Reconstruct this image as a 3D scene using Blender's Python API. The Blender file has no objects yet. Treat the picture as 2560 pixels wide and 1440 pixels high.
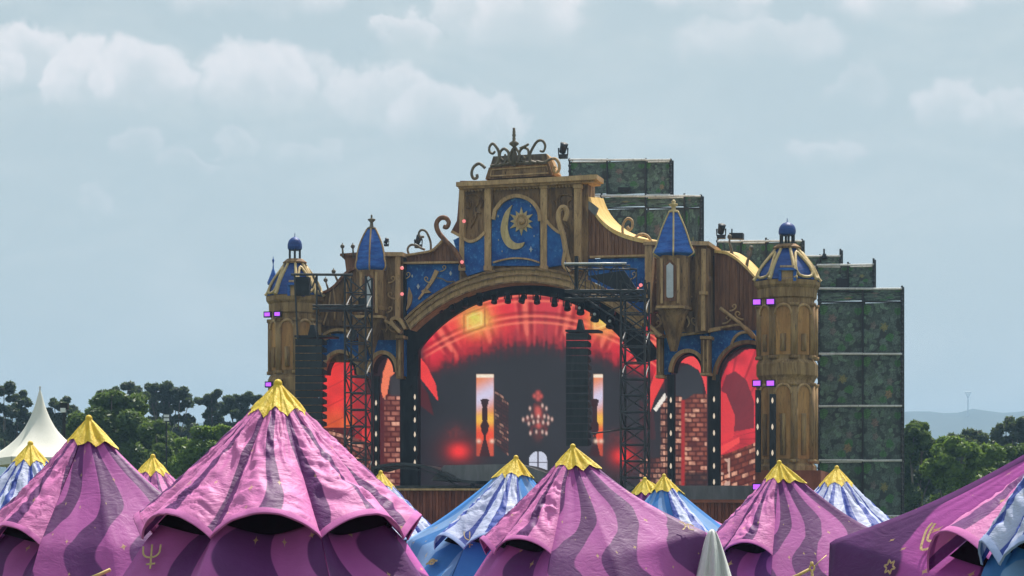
import bpy, math, random
import numpy as np
from mathutils import Vector, Matrix, noise as mnoise
R = math.radians
sc = bpy.context.scene
COL = sc.collection
rnd = random.Random(7)

# ------------------------------------------------------------------ camera, sky, sun, exposure
F, YH, CZ = 6400.0, 1410.0, 1.7            # focal length in photo pixels, horizon row, eye height
cam = bpy.data.cameras.new('camera'); camo = bpy.data.objects.new('camera', cam); COL.objects.link(camo)
cam.sensor_width = 36; cam.lens = 36 * F / 2560
camo.location = (0, 0, CZ); camo.rotation_euler = (R(90), 0, 0)
cam.shift_y = (YH - 720) / 2560
cam.clip_start = 0.5; cam.clip_end = 20000
sc.camera = camo

SUN_EL, SUN_AZ = R(61), R(27)               # azimuth from +Y towards +X (behind the stage, to the right)
sun = bpy.data.lights.new('sun', 'SUN'); suno = bpy.data.objects.new('sun', sun); COL.objects.link(suno)
sun.energy = 5.0; sun.angle = R(0.6); sun.color = (1, .94, .85)
sd = Vector((math.cos(SUN_EL) * math.sin(SUN_AZ), math.cos(SUN_EL) * math.cos(SUN_AZ), math.sin(SUN_EL)))
suno.rotation_euler = sd.to_track_quat('Z', 'Y').to_euler(); suno.location = (0, 0, 120)

sc.view_settings.view_transform = 'Standard'; sc.view_settings.look = 'None'
sc.view_settings.exposure = 0.43; sc.view_settings.gamma = 1; sc.view_settings.use_curve_mapping = False
sc.render.film_transparent = False
try:
    sc.cycles.use_denoising = True
    sc.cycles.max_bounces = 6; sc.cycles.diffuse_bounces = 3; sc.cycles.volume_bounces = 0
except Exception: pass


class NG:
    """tiny node-graph helper"""
    def __init__(s, tree): s.t = tree; s.n = tree.nodes; s.l = tree.links
    def new(s, typ, **kw):
        n = s.n.new(typ)
        for k, v in kw.items(): setattr(n, k, v)
        return n
    def put(s, sock, v):
        if isinstance(v, bpy.types.NodeSocket): s.l.new(v, sock)
        elif v is not None: sock.default_value = v
    def m(s, op, a, b=None, c=None, clamp=False):
        n = s.new('ShaderNodeMath', operation=op, use_clamp=clamp)
        for i, v in enumerate((a, b, c)):
            if v is not None: s.put(n.inputs[i], v)
        return n.outputs[0]
    def smooth(s, x, a, b):
        n = s.new('ShaderNodeMapRange', interpolation_type='SMOOTHSTEP'); n.clamp = True
        s.put(n.inputs[0], x); s.put(n.inputs[1], a); s.put(n.inputs[2], b); n.inputs[3].default_value = 0; n.inputs[4].default_value = 1
        return n.outputs[0]
    def mix(s, f, a, b, mode='MIX'):
        n = s.new('ShaderNodeMix', data_type='RGBA', blend_type=mode)
        s.put(n.inputs[0], f); s.put(n.inputs[6], a); s.put(n.inputs[7], b)
        return n.outputs[2]
    def noise(s, vec, scale, detail=4, rough=.55, dist=0, w=None):
        n = s.new('ShaderNodeTexNoise')
        if w is not None: n.noise_dimensions = '4D'; n.inputs['W'].default_value = w
        s.put(n.inputs['Vector'], vec); n.inputs['Scale'].default_value = scale; n.inputs['Detail'].default_value = detail
        n.inputs['Roughness'].default_value = rough; n.inputs['Distortion'].default_value = dist
        return n.outputs[0]
    def mapping(s, vec, scale=(1, 1, 1), loc=(0, 0, 0)):
        n = s.new('ShaderNodeMapping'); s.put(n.inputs[0], vec); n.inputs['Scale'].default_value = scale; n.inputs['Location'].default_value = loc
        return n.outputs[0]


def c4(c): return (c[0], c[1], c[2], 1)


def build_world():
    w = bpy.data.worlds.new('World'); sc.world = w; w.use_nodes = True
    g = NG(w.node_tree); g.n.clear()
    out = g.new('ShaderNodeOutputWorld'); bg = g.new('ShaderNodeBackground'); g.l.new(bg.outputs[0], out.inputs[0])
    bg.inputs[1].default_value = 0.080
    w.cycles.sampling_method = 'MANUAL'; w.cycles.sample_map_resolution = 512
    sky = g.new('ShaderNodeTexSky', sky_type='NISHITA'); sky.sun_disc = False
    sky.sun_elevation = SUN_EL; sky.sun_rotation = SUN_AZ; sky.air_density = 1.2; sky.dust_density = 3.0; sky.ozone_density = 1.5
    tc = g.new('ShaderNodeTexCoord').outputs['Generated']
    sp = g.new('ShaderNodeSeparateXYZ'); g.l.new(tc, sp.inputs[0])
    az = g.m('MULTIPLY', g.m('ARCTAN2', sp.outputs[0], sp.outputs[1]), F)
    el = g.m('MULTIPLY', g.m('ARCSINE', sp.outputs[2]), F)
    cmb = g.new('ShaderNodeCombineXYZ'); g.l.new(az, cmb.inputs[0]); g.l.new(el, cmb.inputs[1])
    ae = cmb.outputs[0]
    # ragged edges: displace the lookup with two octaves of noise
    wv = g.new('ShaderNodeTexNoise'); g.l.new(ae, wv.inputs['Vector']); wv.inputs['Scale'].default_value = .0085
    wv.inputs['Detail'].default_value = 6; wv.inputs['Roughness'].default_value = .58
    ws = g.new('ShaderNodeSeparateColor'); g.l.new(wv.outputs['Color'], ws.inputs[0])
    ax = g.m('ADD', az, g.m('MULTIPLY', g.m('SUBTRACT', ws.outputs[0], .5), 170))
    ey = g.m('ADD', el, g.m('MULTIPLY', g.m('SUBTRACT', ws.outputs[1], .5), 150))
    # the cumulus bank low over the horizon: (azimuth, elevation, half width, half height, brightness, softness)
    B = [(90, 195, 110, 75, 1.0), (-20, 215, 90, 60, .9), (215, 235, 95, 70, 1.2), (360, 235, 130, 75, 1.0), (640, 235, 145, 85, .95), (770, 250, 90, 70, .6),
         (960, 270, 150, 70, .75), (1100, 310, 140, 70, .7), (1240, 320, 90, 60, .6), (1310, 50, 150, 110, .95), (1190, 40, 110, 70, .7), (1020, 90, 80, 40, .75),
         (345, 385, 70, 32, .32), (470, 430, 90, 28, .25), (590, 385, 45, 30, .3), (770, 395, 90, 28, .25), (250, 530, 40, 40, .22), (2370, 290, 95, 55, .6),
         (2480, 310, 100, 50, .5), (2050, 400, 90, 35, .4), (1770, 20, 150, 60, 1.0), (2250, 30, 180, 60, .95), (1900, 130, 200, 60, .5), (2520, 10, 150, 60, 1.1),
         (640, 25, 220, 50, .6), (2140, 250, 70, 40, .22)]
    tot = None
    for (bx, by, rx, ry, k) in B:
        X = g.m('DIVIDE', g.m('SUBTRACT', ax, bx - 1280), rx); Y = g.m('DIVIDE', g.m('SUBTRACT', ey, YH - by), ry)
        d = g.m('SUBTRACT', 1.15, g.m('SQRT', g.m('ADD', g.m('MULTIPLY', X, X), g.m('MULTIPLY', Y, g.m('MULTIPLY', Y, .62)))))
        rim = g.m('MULTIPLY', g.smooth(d, 0, .28), g.m('SUBTRACT', 1.0, g.m('MULTIPLY', g.smooth(d, .3, 1.0), .6)))
        up = g.smooth(Y, -1.0, .35)
        v = g.m('MULTIPLY', g.m('MULTIPLY', rim, up), k)
        tot = v if tot is None else g.m('MAXIMUM', tot, v)
    fine = g.noise(ae, .02, 6, .6)
    tot = g.m('MULTIPLY', tot, g.m('ADD', .55, g.m('MULTIPLY', fine, .75)))
    veil = g.noise(g.mapping(ae, (.6, 1.5, 1)), .0036, 6, .6, .6)
    veil = g.smooth(veil, .40, .75)
    # thin humid veil over the blue sky
    base = g.mix(.82, sky.outputs[0], (5.35, 6.15, 6.15, 1))
    base = g.mix(g.m('MULTIPLY', veil, .6), base, (6.5, 7.0, 6.9, 1))
    hz = g.m('SUBTRACT', 1.0, g.smooth(el, 100, 1000))
    base = g.mix(g.m('MULTIPLY', hz, .55), base, (5.95, 6.35, 6.0, 1))
    colr = g.mix(g.m('MULTIPLY', tot, 1.05, clamp=True), base, (8.3, 8.15, 8.15, 1))
    g.l.new(colr, bg.inputs[0])


build_world()


# ------------------------------------------------------------------ materials
def bsdf(name):
    m = bpy.data.materials.new(name); m.use_nodes = True
    g = NG(m.node_tree); g.n.clear()
    out = g.new('ShaderNodeOutputMaterial'); b = g.new('ShaderNodeBsdfPrincipled'); g.l.new(b.outputs[0], out.inputs[0])
    return m, g, b, out


def objco(g): return g.new('ShaderNodeTexCoord').outputs['Object']


def paint(name, c1, c2, scale=(1.2, 1.2, .25), ns=1.6, rough=.75, metal=0, bump=.25, c3=None, lo=.35, hi=.68, spec=.3):
    """weathered paint: two or three tones mottled by streaky noise"""
    m, g, b, _ = bsdf(name)
    v = g.mapping(objco(g), scale)
    n = g.noise(v, ns, 8, .62)
    col = g.mix(g.smooth(n, lo, hi), c4(c1), c4(c2))
    if c3 is not None:
        n2 = g.noise(g.mapping(objco(g), (scale[0] * 3, scale[1] * 3, scale[2] * 2.4)), ns * 1.7, 6, .65)
        col = g.mix(g.smooth(n2, .52, .72), col, c4(c3))
    g.l.new(col, b.inputs['Base Color']); b.inputs['Roughness'].default_value = rough; b.inputs['Metallic'].default_value = metal
    b.inputs['Specular IOR Level'].default_value = spec
    if bump:
        bp = g.new('ShaderNodeBump'); bp.inputs['Strength'].default_value = bump; bp.inputs['Distance'].default_value = .12
        g.l.new(g.noise(v, ns * 3, 8, .65), bp.inputs['Height']); g.l.new(bp.outputs[0], b.inputs['Normal'])
    return m


def glow(name, c, s, base=(.02, .02, .02)):
    m, g, b, _ = bsdf(name)
    b.inputs['Base Color'].default_value = c4(base); b.inputs['Emission Color'].default_value = c4(c); b.inputs['Emission Strength'].default_value = s
    return m


M = {}
M['brown'] = paint('carved_brown', (.165, .088, .040), (.40, .235, .108), c3=(.05, .031, .016), bump=.6)
M['tan'] = paint('gilded_tan', (.44, .265, .13), (.66, .42, .21), c3=(.17, .10, .05), ns=2.2, bump=.4)
M['red'] = paint('red_brown_boards', (.16, .068, .036), (.31, .145, .075), c3=(.075, .034, .02), scale=(2.5, 2.5, .2), bump=.5)
M['gold'] = paint('old_gold', (.55, .39, .18), (.72, .54, .27), c3=(.30, .20, .09), ns=2.5, rough=.5, bump=.3)
M['cap'] = paint('sunlit_gold_cap', (.74, .47, .15), (.86, .60, .24), c3=(.50, .29, .09), ns=1.5, rough=.6)  # bright yellow of grazing sunlight put into the base colour
M['blue'] = paint('night_blue_paint', (.014, .06, .27), (.03, .15, .48), scale=(1, 1, 1), ns=1.0, c3=(.10, .30, .62), lo=.3, hi=.7, bump=.2)
M['roofblue'] = paint('blue_roof', (.018, .07, .34), (.04, .16, .55), scale=(.6, .6, 2.5), ns=2.0, c3=(.10, .20, .48), rough=.5)
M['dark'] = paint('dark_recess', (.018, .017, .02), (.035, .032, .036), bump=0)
M['black'] = paint('black_metal', (.014, .014, .018), (.03, .03, .035), rough=.5, bump=0)
M['speaker'] = paint('speaker_black', (.02, .022, .026), (.032, .034, .038), rough=.6, bump=0)
M['truss'] = paint('dark_truss', (.03, .03, .035), (.06, .058, .06), rough=.5, bump=0)
M['steel'] = paint('galvanised_tube', (.62, .62, .62), (.8, .8, .8), rough=.4, metal=0, bump=0, c3=(.35, .35, .35))
M['domeblue'] = paint('dome_blue', (.014, .04, .19), (.03, .09, .34), scale=(.6, .6, 2.5), ns=2.0, c3=(.06, .10, .30), rough=.5)
M['mesh'] = paint('vent_mesh', (.010, .006, .012), (.02, .01, .022), bump=0, rough=.9, spec=.1)
M['shaft'] = paint('weathered_ochre_shaft', (.23, .13, .055), (.46, .29, .13), c3=(.09, .052, .024), scale=(1.6, 1.6, .22), ns=1.5, bump=.5)
M['white'] = paint('white_glazing', (.50, .52, .56), (.62, .64, .68), scale=(1, 1, 1), rough=.35, bump=0)
M['iron'] = paint('bronzed_iron', (.11, .085, .06), (.22, .17, .11), ns=3, rough=.6, bump=.3)
M['orange'] = paint('ochre_niche', (.40, .19, .065), (.56, .30, .11), c3=(.24, .13, .05), bump=.4)
M['corr'] = paint('rusty_red_metal', (.19, .05, .03), (.33, .10, .055), scale=(.6, .6, .3), bump=.2)
M['canopy'] = paint('dark_canopy', (.03, .032, .036), (.06, .062, .066), rough=.35, bump=0)
M['grey'] = paint('grey_deck', (.16, .155, .16), (.23, .22, .225), rough=.6, bump=0)
M['violet'] = glow('violet_lamp', (.50, .10, 1.0), 1.05)
M['pinklamp'] = glow('red_lamp', (1.0, .25, .25), .8)
M['bulb'] = glow('warm_bulb', (1, .82, .62), .55)
M['lens'] = paint('lamp_glass', (.75, .78, .8), (.85, .86, .88), rough=.15, bump=0)
M['bark'] = paint('bark', (.12, .095, .075), (.25, .21, .17), ns=3)
M['rope'] = paint('yellow_rope', (.62, .46, .16), (.75, .58, .24), ns=8, bump=0)
M['sheet'] = paint('white_sheet', (.66, .67, .66), (.74, .75, .73), scale=(1, 1, 1), ns=2.0, rough=.8, bump=.15)
M['pagoda'] = paint('cream_tent', (.68, .67, .60), (.76, .75, .69), scale=(.5, .5, .5), ns=.6, rough=.6, bump=.05)
M['grass'] = paint('trampled_grass', (.04, .065, .02), (.09, .10, .04), scale=(1, 1, 1), ns=.4, c3=(.13, .11, .06), bump=.3)
M['hill'] = paint('hill_cover', (.02, .035, .018), (.035, .05, .024), scale=(.02, .02, .02), ns=2, bump=0)


def leafmat(name, c1, c2, c3):
    m, g, b, out = bsdf(name)
    oi = g.new('ShaderNodeNewGeometry')
    col = g.mix(oi.outputs['Random Per Island'], c4(c1), c4(c2))
    n = g.noise(objco(g), .55, 3, .5)
    col = g.mix(g.smooth(n, .45, .7), col, c4(c3))
    g.l.new(col, b.inputs['Base Color']); b.inputs['Roughness'].default_value = .5; b.inputs['Specular IOR Level'].default_value = .35
    tr = g.new('ShaderNodeBsdfTranslucent'); g.l.new(g.mix(.5, col, (.16, .22, .03, 1)), tr.inputs[0])
    mx = g.new('ShaderNodeMixShader'); mx.inputs[0].default_value = .45
    g.l.new(b.outputs[0], mx.inputs[1]); g.l.new(tr.outputs[0], mx.inputs[2]); g.l.new(mx.outputs[0], out.inputs[0])
    return m


M['leaf_gum'] = leafmat('gum_leaf', (.032, .052, .034), (.075, .105, .062), (.05, .08, .048))
M['leaf_mango'] = leafmat('mango_leaf', (.035, .075, .02), (.14, .23, .05), (.09, .155, .04))
M['leaf_lime'] = leafmat('lime_leaf', (.05, .12, .018), (.25, .38, .05), (.17, .27, .035))


def attrmat(name, emit):
    m, g, b, out = bsdf(name)
    a = g.new('ShaderNodeAttribute', attribute_name='print'); a.attribute_type = 'GEOMETRY'
    if emit:
        b.inputs['Base Color'].default_value = (.01, .01, .012, 1); g.l.new(a.outputs['Color'], b.inputs['Emission Color'])
        b.inputs['Emission Strength'].default_value = emit; b.inputs['Roughness'].default_value = .5
    else:
        n = g.noise(objco(g), 9, 4, .6)
        g.l.new(g.mix(g.m('MULTIPLY', n, .5), a.outputs['Color'], (.012, .015, .015, 1)), b.inputs['Base Color']); b.inputs['Roughness'].default_value = .75
    return m


M['screen'] = attrmat('led_picture', .70)
M['tarp'] = attrmat('printed_tarp', 0)


def tentmat(name, light, dark, freq, amp, ph, stars=1.0, rough=.42, crumple=.8, thr=.5, gold=(.72, .52, .18), trans=.22, thin=False):
    """printed nylon: wavy stripes along the gores (uv.x = gore, uv.y = way down), small gold stars, crumpled relief"""
    m, g, b, out = bsdf(name)
    uv = g.new('ShaderNodeUVMap', uv_map='UVMap').outputs[0]
    s = g.new('ShaderNodeSeparateXYZ'); g.l.new(uv, s.inputs[0]); u, v = s.outputs[0], s.outputs[1]
    wob = g.m('SINE', g.m('ADD', g.m('MULTIPLY', v, 5.4), ph))
    sh = g.m('MULTIPLY', g.m('MULTIPLY', wob, amp), g.m('MINIMUM', v, 1.0))
    jit = g.m('MULTIPLY', g.m('SUBTRACT', g.noise(g.mapping(uv, (1.3, .9, 1)), 1.1, 2, .5, w=ph), .5), .75)
    t = g.m('FRACT', g.m('ADD', g.m('ADD', g.m('MULTIPLY', u, freq), sh), jit))
    tri = g.m('ABSOLUTE', g.m('SUBTRACT', t, .5))                     # 0 mid stripe .. .5
    msk = g.smooth(tri, thr * .5 - .012, thr * .5 + .012)
    fade = g.noise(objco(g), 1.1, 5, .6)
    lc = g.mix(g.smooth(fade, .35, .7), c4(light), c4([x * .80 for x in light]))
    dc = g.mix(g.smooth(fade, .35, .7), c4(dark), c4([x * 1.25 for x in dark]))
    col = g.mix(msk, lc, dc)
    # stars: four-pointed, scattered
    vo = g.new('ShaderNodeTexVoronoi'); vo.voronoi_dimensions = '2D'; vo.inputs['Scale'].default_value = 1; vo.inputs['Randomness'].default_value = .85
    sv = g.mapping(uv, (3.2, 3.6, 1)); g.l.new(sv, vo.inputs['Vector'])
    df = g.new('ShaderNodeVectorMath', operation='SUBTRACT'); g.l.new(sv, df.inputs[0]); g.l.new(vo.outputs['Position'], df.inputs[1])
    dx = g.new('ShaderNodeSeparateXYZ'); g.l.new(df.outputs[0], dx.inputs[0])
    ast = g.m('ADD', g.m('SQRT', g.m('ABSOLUTE', dx.outputs[0])), g.m('SQRT', g.m('ABSOLUTE', dx.outputs[1])))
    rs = g.new('ShaderNodeSeparateColor'); g.l.new(vo.outputs['Color'], rs.inputs[0])
    st = g.m('MULTIPLY', g.m('LESS_THAN', ast, g.m('ADD', .20, g.m('MULTIPLY', rs.outputs[1], .20))), g.m('GREATER_THAN', rs.outputs[0], .45))
    col = g.mix(g.m('MULTIPLY', st, .75 * stars), col, c4(gold))
    g.l.new(col, b.inputs['Base Color']); b.inputs['Roughness'].default_value = rough; b.inputs['Specular IOR Level'].default_value = .28
    ob = objco(g)
    n1 = g.noise(g.mapping(ob, (1, 1, 2.1)), 3.2, 6, .55, 1.4, w=ph)
    rid = g.m('SUBTRACT', 1.0, g.m('ABSOLUTE', g.m('MULTIPLY', g.m('SUBTRACT', n1, .5), 4.0)))
    n2 = g.noise(ob, 7, 2, .4, .6)
    bp = g.new('ShaderNodeBump'); bp.inputs['Strength'].default_value = crumple; bp.inputs['Distance'].default_value = .035
    g.l.new(g.m('ADD', rid, g.m('MULTIPLY', n2, .3)), bp.inputs['Height']); g.l.new(bp.outputs[0], b.inputs['Normal'])
    tr = g.new('ShaderNodeBsdfTranslucent'); g.l.new(col, tr.inputs[0])
    mx = g.new('ShaderNodeMixShader'); mx.inputs[0].default_value = trans
    g.l.new(b.outputs[0], mx.inputs[1]); g.l.new(tr.outputs[0], mx.inputs[2]); g.l.new(mx.outputs[0], out.inputs[0])
    return m


PINK, PLUM = (.76, .225, .53), (.13, .034, .15)
LAV, NAVY = (.58, .63, .86), (.05, .085, .36)
SKYB, MIDB = (.24, .42, .74), (.05, .20, .52)
M['p_hood'] = tentmat('purple_hood', PINK, PLUM, 2.0, .16, .6, .7, .56, .26, .71, trans=.07)
M['p_body'] = tentmat('purple_body_shaded', (.54, .130, .44), PLUM, 1.25, .42, 2.2, .9, .5, .13, .52, trans=.08)  # pink darker than the hood's: shade below the hoods put into the colour
M['d_body'] = tentmat('dark_body', (.50, .10, .42), (.10, .026, .125), .75, .30, 5.2, 1, .5, .13, .34, trans=.06)
M['d_hood'] = M['p_hood']
M['b_hood'] = tentmat('blue_hood', LAV, NAVY, 2.0, .17, 1.4, .3, .54, .26, .64, trans=.07)
M['b_body'] = tentmat('blue_body', SKYB, MIDB, 1.3, .40, 2.0, .7, .5, .07, .5, trans=.08)
M['p_hem'] = paint('pink_hem', (.58, .15, .42), (.68, .2, .5), scale=(1, 1, 1), bump=.1)
M['d_hem'] = M['p_hem']
M['b_hem'] = paint('blue_hem', (.30, .40, .70), (.42, .50, .76), scale=(1, 1, 1), bump=.1)
M['yellow'] = paint('yellow_cap', (.80, .54, .045), (.90, .68, .11), scale=(2.5, 2.5, .9), ns=2.2, rough=.5, bump=.35, c3=(.60, .38, .05))


# ------------------------------------------------------------------ mesh builder
ORG = {}


class MB:
    def __init__(s): s.v = []; s.f = []; s.uv = None
    def add(s, vs, fs):
        o = len(s.v); s.v.extend([tuple(p) for p in vs]); s.f.extend([tuple(i + o for i in f) for f in fs])
    def prism(s, front, ext):
        n = len(front); ext = Vector(ext)
        back = [Vector(p) + ext for p in front]
        fs = [tuple(range(n)), tuple(range(2 * n - 1, n - 1, -1))]
        fs += [(i, i + n, (i + 1) % n + n, (i + 1) % n) for i in range(n)]
        s.add(list(front) + back, fs)
    def tube(s, pts, r, k=6, r2=None, closed=False):
        pts = [Vector(p) for p in pts]; n = len(pts); vs = []
        up = Vector((.123, -.95, .21)).normalized()
        for i, p in enumerate(pts):
            a = pts[i - 1] if i or closed else pts[i]; b = pts[(i + 1) % n] if (i < n - 1 or closed) else pts[i]
            d = (b - a)
            d = d.normalized() if d.length > 1e-9 else Vector((0, 0, 1))
            x = d.cross(up)
            if x.length < .05: x = d.cross(Vector((1, 0, 0)))
            x.normalize(); y = d.cross(x)
            rr = r if r2 is None else r + (r2 - r) * i / max(1, n - 1)
            if callable(r): rr = r(i / max(1, n - 1))
            for j in range(k):
                t = 2 * math.pi * (j + .5) / k; vs.append(p + x * (rr * math.cos(t)) + y * (rr * math.sin(t)))
        fs = []
        for i in range(n if closed else n - 1):
            for j in range(k):
                i2 = (i + 1) % n
                fs.append((i * k + j, i * k + (j + 1) % k, i2 * k + (j + 1) % k, i2 * k + j))
        if not closed: fs += [tuple(range(k - 1, -1, -1)), tuple(range((n - 1) * k, n * k))]
        s.add(vs, fs)
    def lathe(s, c, prof, k=16, rot=0, sx=1, arc=None):
        """prof: (r, z) world metres from centre c"""
        c = Vector(c); vs = []; fs = []
        for (r, z) in prof:
            for j in range(k):
                t = rot + 2 * math.pi * j / k; vs.append((c.x + r * sx * math.sin(t), c.y - r * math.cos(t), z))
        n = len(prof)
        for i in range(n - 1):
            for j in range(k): fs.append((i * k + j, i * k + (j + 1) % k, (i + 1) * k + (j + 1) % k, (i + 1) * k + j))
        fs += [tuple(range(k)), tuple(range(n * k - 1, (n - 1) * k - 1, -1))]
        s.add(vs, fs)
    def ball(s, c, r, k=10, sz=1):
        c = Vector(c)
        s.lathe(c, [(max(.001, r * math.sin(math.pi * i / 6)), c.z + r * sz * math.cos(math.pi * i / 6)) for i in range(7)], k)
    def box(s, c, ax, ay, az):
        c, ax, ay, az = map(Vector, (c, ax, ay, az))
        vs = [c + ax * i + ay * j + az * k for k in (-1, 1) for (i, j) in ((-1, -1), (1, -1), (1, 1), (-1, 1))]
        s.add(vs, [(3, 2, 1, 0), (4, 5, 6, 7), (0, 1, 5, 4), (1, 2, 6, 5), (2, 3, 7, 6), (3, 0, 4, 7)])
    def build(s, name, mat, parent=None, smooth=False, uv=None, recalc=True):
        me = bpy.data.meshes.new(name)
        o = ORG.get(parent.name, Vector()) if parent else Vector()
        me.from_pydata([(p[0] - o.x, p[1] - o.y, p[2] - o.z) for p in s.v], [], s.f)
        if uv is not None:
            lay = me.uv_layers.new(name='UVMap')
            li = np.empty(len(me.loops), dtype=np.int32); me.loops.foreach_get('vertex_index', li)
            lay.data.foreach_set('uv', np.asarray(uv, dtype=np.float32)[li].ravel())
        if recalc and len(s.f) < 20000:
            import bmesh
            bm = bmesh.new(); bm.from_mesh(me); bmesh.ops.recalc_face_normals(bm, faces=bm.faces); bm.to_mesh(me); bm.free()
        me.materials.append(mat)
        if smooth: me.polygons.foreach_set('use_smooth', [True] * len(me.polygons))
        ob = bpy.data.objects.new(name, me); COL.objects.link(ob)
        if parent: ob.parent = parent; ORG[ob.name] = o
        else: ORG[ob.name] = Vector()
        return ob


def tag(o, label=None, cat=None, group=None, kind=None):
    for k, v in (('label', label), ('category', cat), ('group', group), ('kind', kind)):
        if v: o[k] = v
    return o


def thing(name, loc, label, cat, group=None):
    o = bpy.data.objects.new(name, None); COL.objects.link(o); o.location = loc; o.empty_display_size = .3
    ORG[o.name] = Vector(loc)
    return tag(o, label, cat, group)


def at(px, py, D): return Vector(((px - 1280) / F * D, D, CZ + (YH - py) / F * D))


# stage frame: a facade plane turned a little away from the viewer
DL, DR = 184.5, 174.5
A0 = at(670, YH, DL); B0 = at(2050, YH, DR)
U = (B0 - A0); U.z = 0; U.normalize()
N = Vector((U.y, -U.x, 0)); Z = Vector((0, 0, 1))
ANG = math.atan2(U.y, U.x)


def S(px, py, n=0.0):
    r = Vector(((px - 1280) / F, 1, (YH - py) / F)); q = A0 + N * n
    t = (q.x * N.x + q.y * N.y) / (r.x * N.x + r.y * N.y)
    return Vector((r.x * t, t, CZ + r.z * t))


def K(px, n=0): return S(px, YH, n).y / F            # metres per photo pixel there


def crom(pts, m=6):
    """Catmull-Rom through 2-d points"""
    P = [pts[0]] + list(pts) + [pts[-1]]; out = []
    for i in range(1, len(P) - 2):
        p0, p1, p2, p3 = P[i - 1], P[i], P[i + 1], P[i + 2]
        for j in range(m):
            t = j / m
            out.append(tuple(.5 * (2 * p1[k] + (p2[k] - p0[k]) * t + (2 * p0[k] - 5 * p1[k] + 4 * p2[k] - p3[k]) * t * t + (3 * p1[k] - p0[k] - 3 * p2[k] + p3[k]) * t ** 3) for k in range(len(p1))))
    out.append(tuple(pts[-1])); return out


def poly(mb, pts, n, t):
    """outline on the facade plane at n, thickness t behind it"""
    mb.prism([S(x, y, n) for x, y in pts], N * -t)


def rect(mb, x0, y0, x1, y1, n, t): poly(mb, [(x0, y1), (x1, y1), (x1, y0), (x0, y0)], n, t)


def ribbon(mb, pts, w, n, t, w2=None):
    """band of pixel width w along a line, t thick"""
    L, Rr = [], []
    for i, p in enumerate(pts):
        a = pts[max(0, i - 1)]; b = pts[min(len(pts) - 1, i + 1)]
        d = (b[0] - a[0], b[1] - a[1]); l = math.hypot(*d) or 1; nx, ny = -d[1] / l, d[0] / l
        ww = w if w2 is None else w + (w2 - w) * i / (len(pts) - 1)
        L.append((p[0] + nx * ww / 2, p[1] + ny * ww / 2)); Rr.append((p[0] - nx * ww / 2, p[1] - ny * ww / 2))
    for i in range(len(pts) - 1): poly(mb, [L[i], L[i + 1], Rr[i + 1], Rr[i]], n, t)


def arc(cx, cy, rx, ry, a0, a1, m=16): return [(cx + rx * math.cos(R(a0 + (a1 - a0) * i / m)), cy - ry * math.sin(R(a0 + (a1 - a0) * i / m))) for i in range(m + 1)]


def vtube(mb, pts, rp, n, k=6, taper=None):
    P = [S(x, y, n) for x, y in pts]; kk = K(pts[0][0], n)
    mb.tube(P, rp * kk, k, None if taper is None else taper * kk)


def one(fn, *a, name='panel', mat='brown', parent=None, smooth=False, **k):
    mb = MB(); fn(mb, *a, **k); return mb.build(name, M[mat], parent, smooth)


# ------------------------------------------------------------------ ground, hill, haze
g_ = MB(); g_.add([(-5000, -400, 0), (5000, -400, 0), (5000, 8000, 0), (-5000, 8000, 0)], [(0, 1, 2, 3)])
tag(g_.build('ground', M['grass']), kind='structure')


def hill():
    mb = MB(); nx, ny = 260, 14; D0, D1 = 3300, 4900
    for j in range(ny + 1):
        for i in range(nx + 1):
            x = -3000 + 6000 * i / nx; t = j / ny; D = D0 + (D1 - D0) * t
            px = 1280 + x / (D) * F
            top = 1028 + 8 * mnoise.noise((x * .003, 3.1, 0)) + (22 if px < 1200 else 0)
            h = (YH - top) / F * 4150 * math.sin(min(1, t / .55) * math.pi / 2) * (1 if t < .55 else 1 - .3 * (t - .55))
            h += (4.5 * mnoise.noise((x * .025, t * 9, 0)) + 4 * max(0, mnoise.noise((x * .055, 5, t * 6)))) * (t > .2)
            mb.v.append((x, D, max(-1, h)))
    w = nx + 1
    mb.f = [(j * w + i, j * w + i + 1, (j + 1) * w + i + 1, (j + 1) * w + i) for j in range(ny) for i in range(nx)]
    tag(mb.build('hill', M['hill'], smooth=True), kind='structure')


hill()
hz = MB(); hz.add([(x, y, z) for z in (-1, 290) for (x, y) in ((-5100, -500), (5100, -500), (5100, 8100), (-5100, 8100))],
                  [(3, 2, 1, 0), (4, 5, 6, 7), (0, 1, 5, 4), (1, 2, 6, 5), (2, 3, 7, 6), (3, 0, 4, 7)])
hm = bpy.data.materials.new('haze'); hm.use_nodes = True; hg = NG(hm.node_tree); hg.n.clear()
ho = hg.new('ShaderNodeOutputMaterial'); pv = hg.new('ShaderNodeVolumePrincipled'); hg.l.new(pv.outputs[0], ho.inputs['Volume'])
pv.inputs['Color'].default_value = (.43, .69, 1.0, 1); pv.inputs['Density'].default_value = .00022; pv.inputs['Anisotropy'].default_value = .1
tag(hz.build('haze', hm), kind='stuff')


# ------------------------------------------------------------------ the stage
SB = S(1300, YH + 60, 0); SB.z = 0
ST = thing('festival_stage', SB, 'huge brown and blue fairy-tale palace stage front with domed towers and a wide golden arch', 'stage')


def part(name, mat, parent, *calls, smooth=False):
    mb = MB()
    for fn, a in calls: fn(mb, *a)
    return mb.build(name, M[mat], parent, smooth)


def planks(x0, x1, ytop, ybot, n, t, w, mat, parent):
    """upright boards side by side between two curves; each its own piece, uneven by a little"""
    k = 0; x = x0
    while x < x1 - 2:
        xe = min(x1, x + w * rnd.uniform(.85, 1.15)); dn = rnd.uniform(-.025, .025)
        mb = MB(); poly(mb, [(x + .35, ybot(x)), (xe - .35, ybot(xe)), (xe - .35, ytop(xe)), (x + .35, ytop(x))], n + dn, t)
        mb.build('plank', M[mat], parent); x = xe


def interp(pts):
    xs = [p[0] for p in pts]; ys = [p[1] for p in pts]
    return lambda x: float(np.interp(x, xs, ys))


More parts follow.
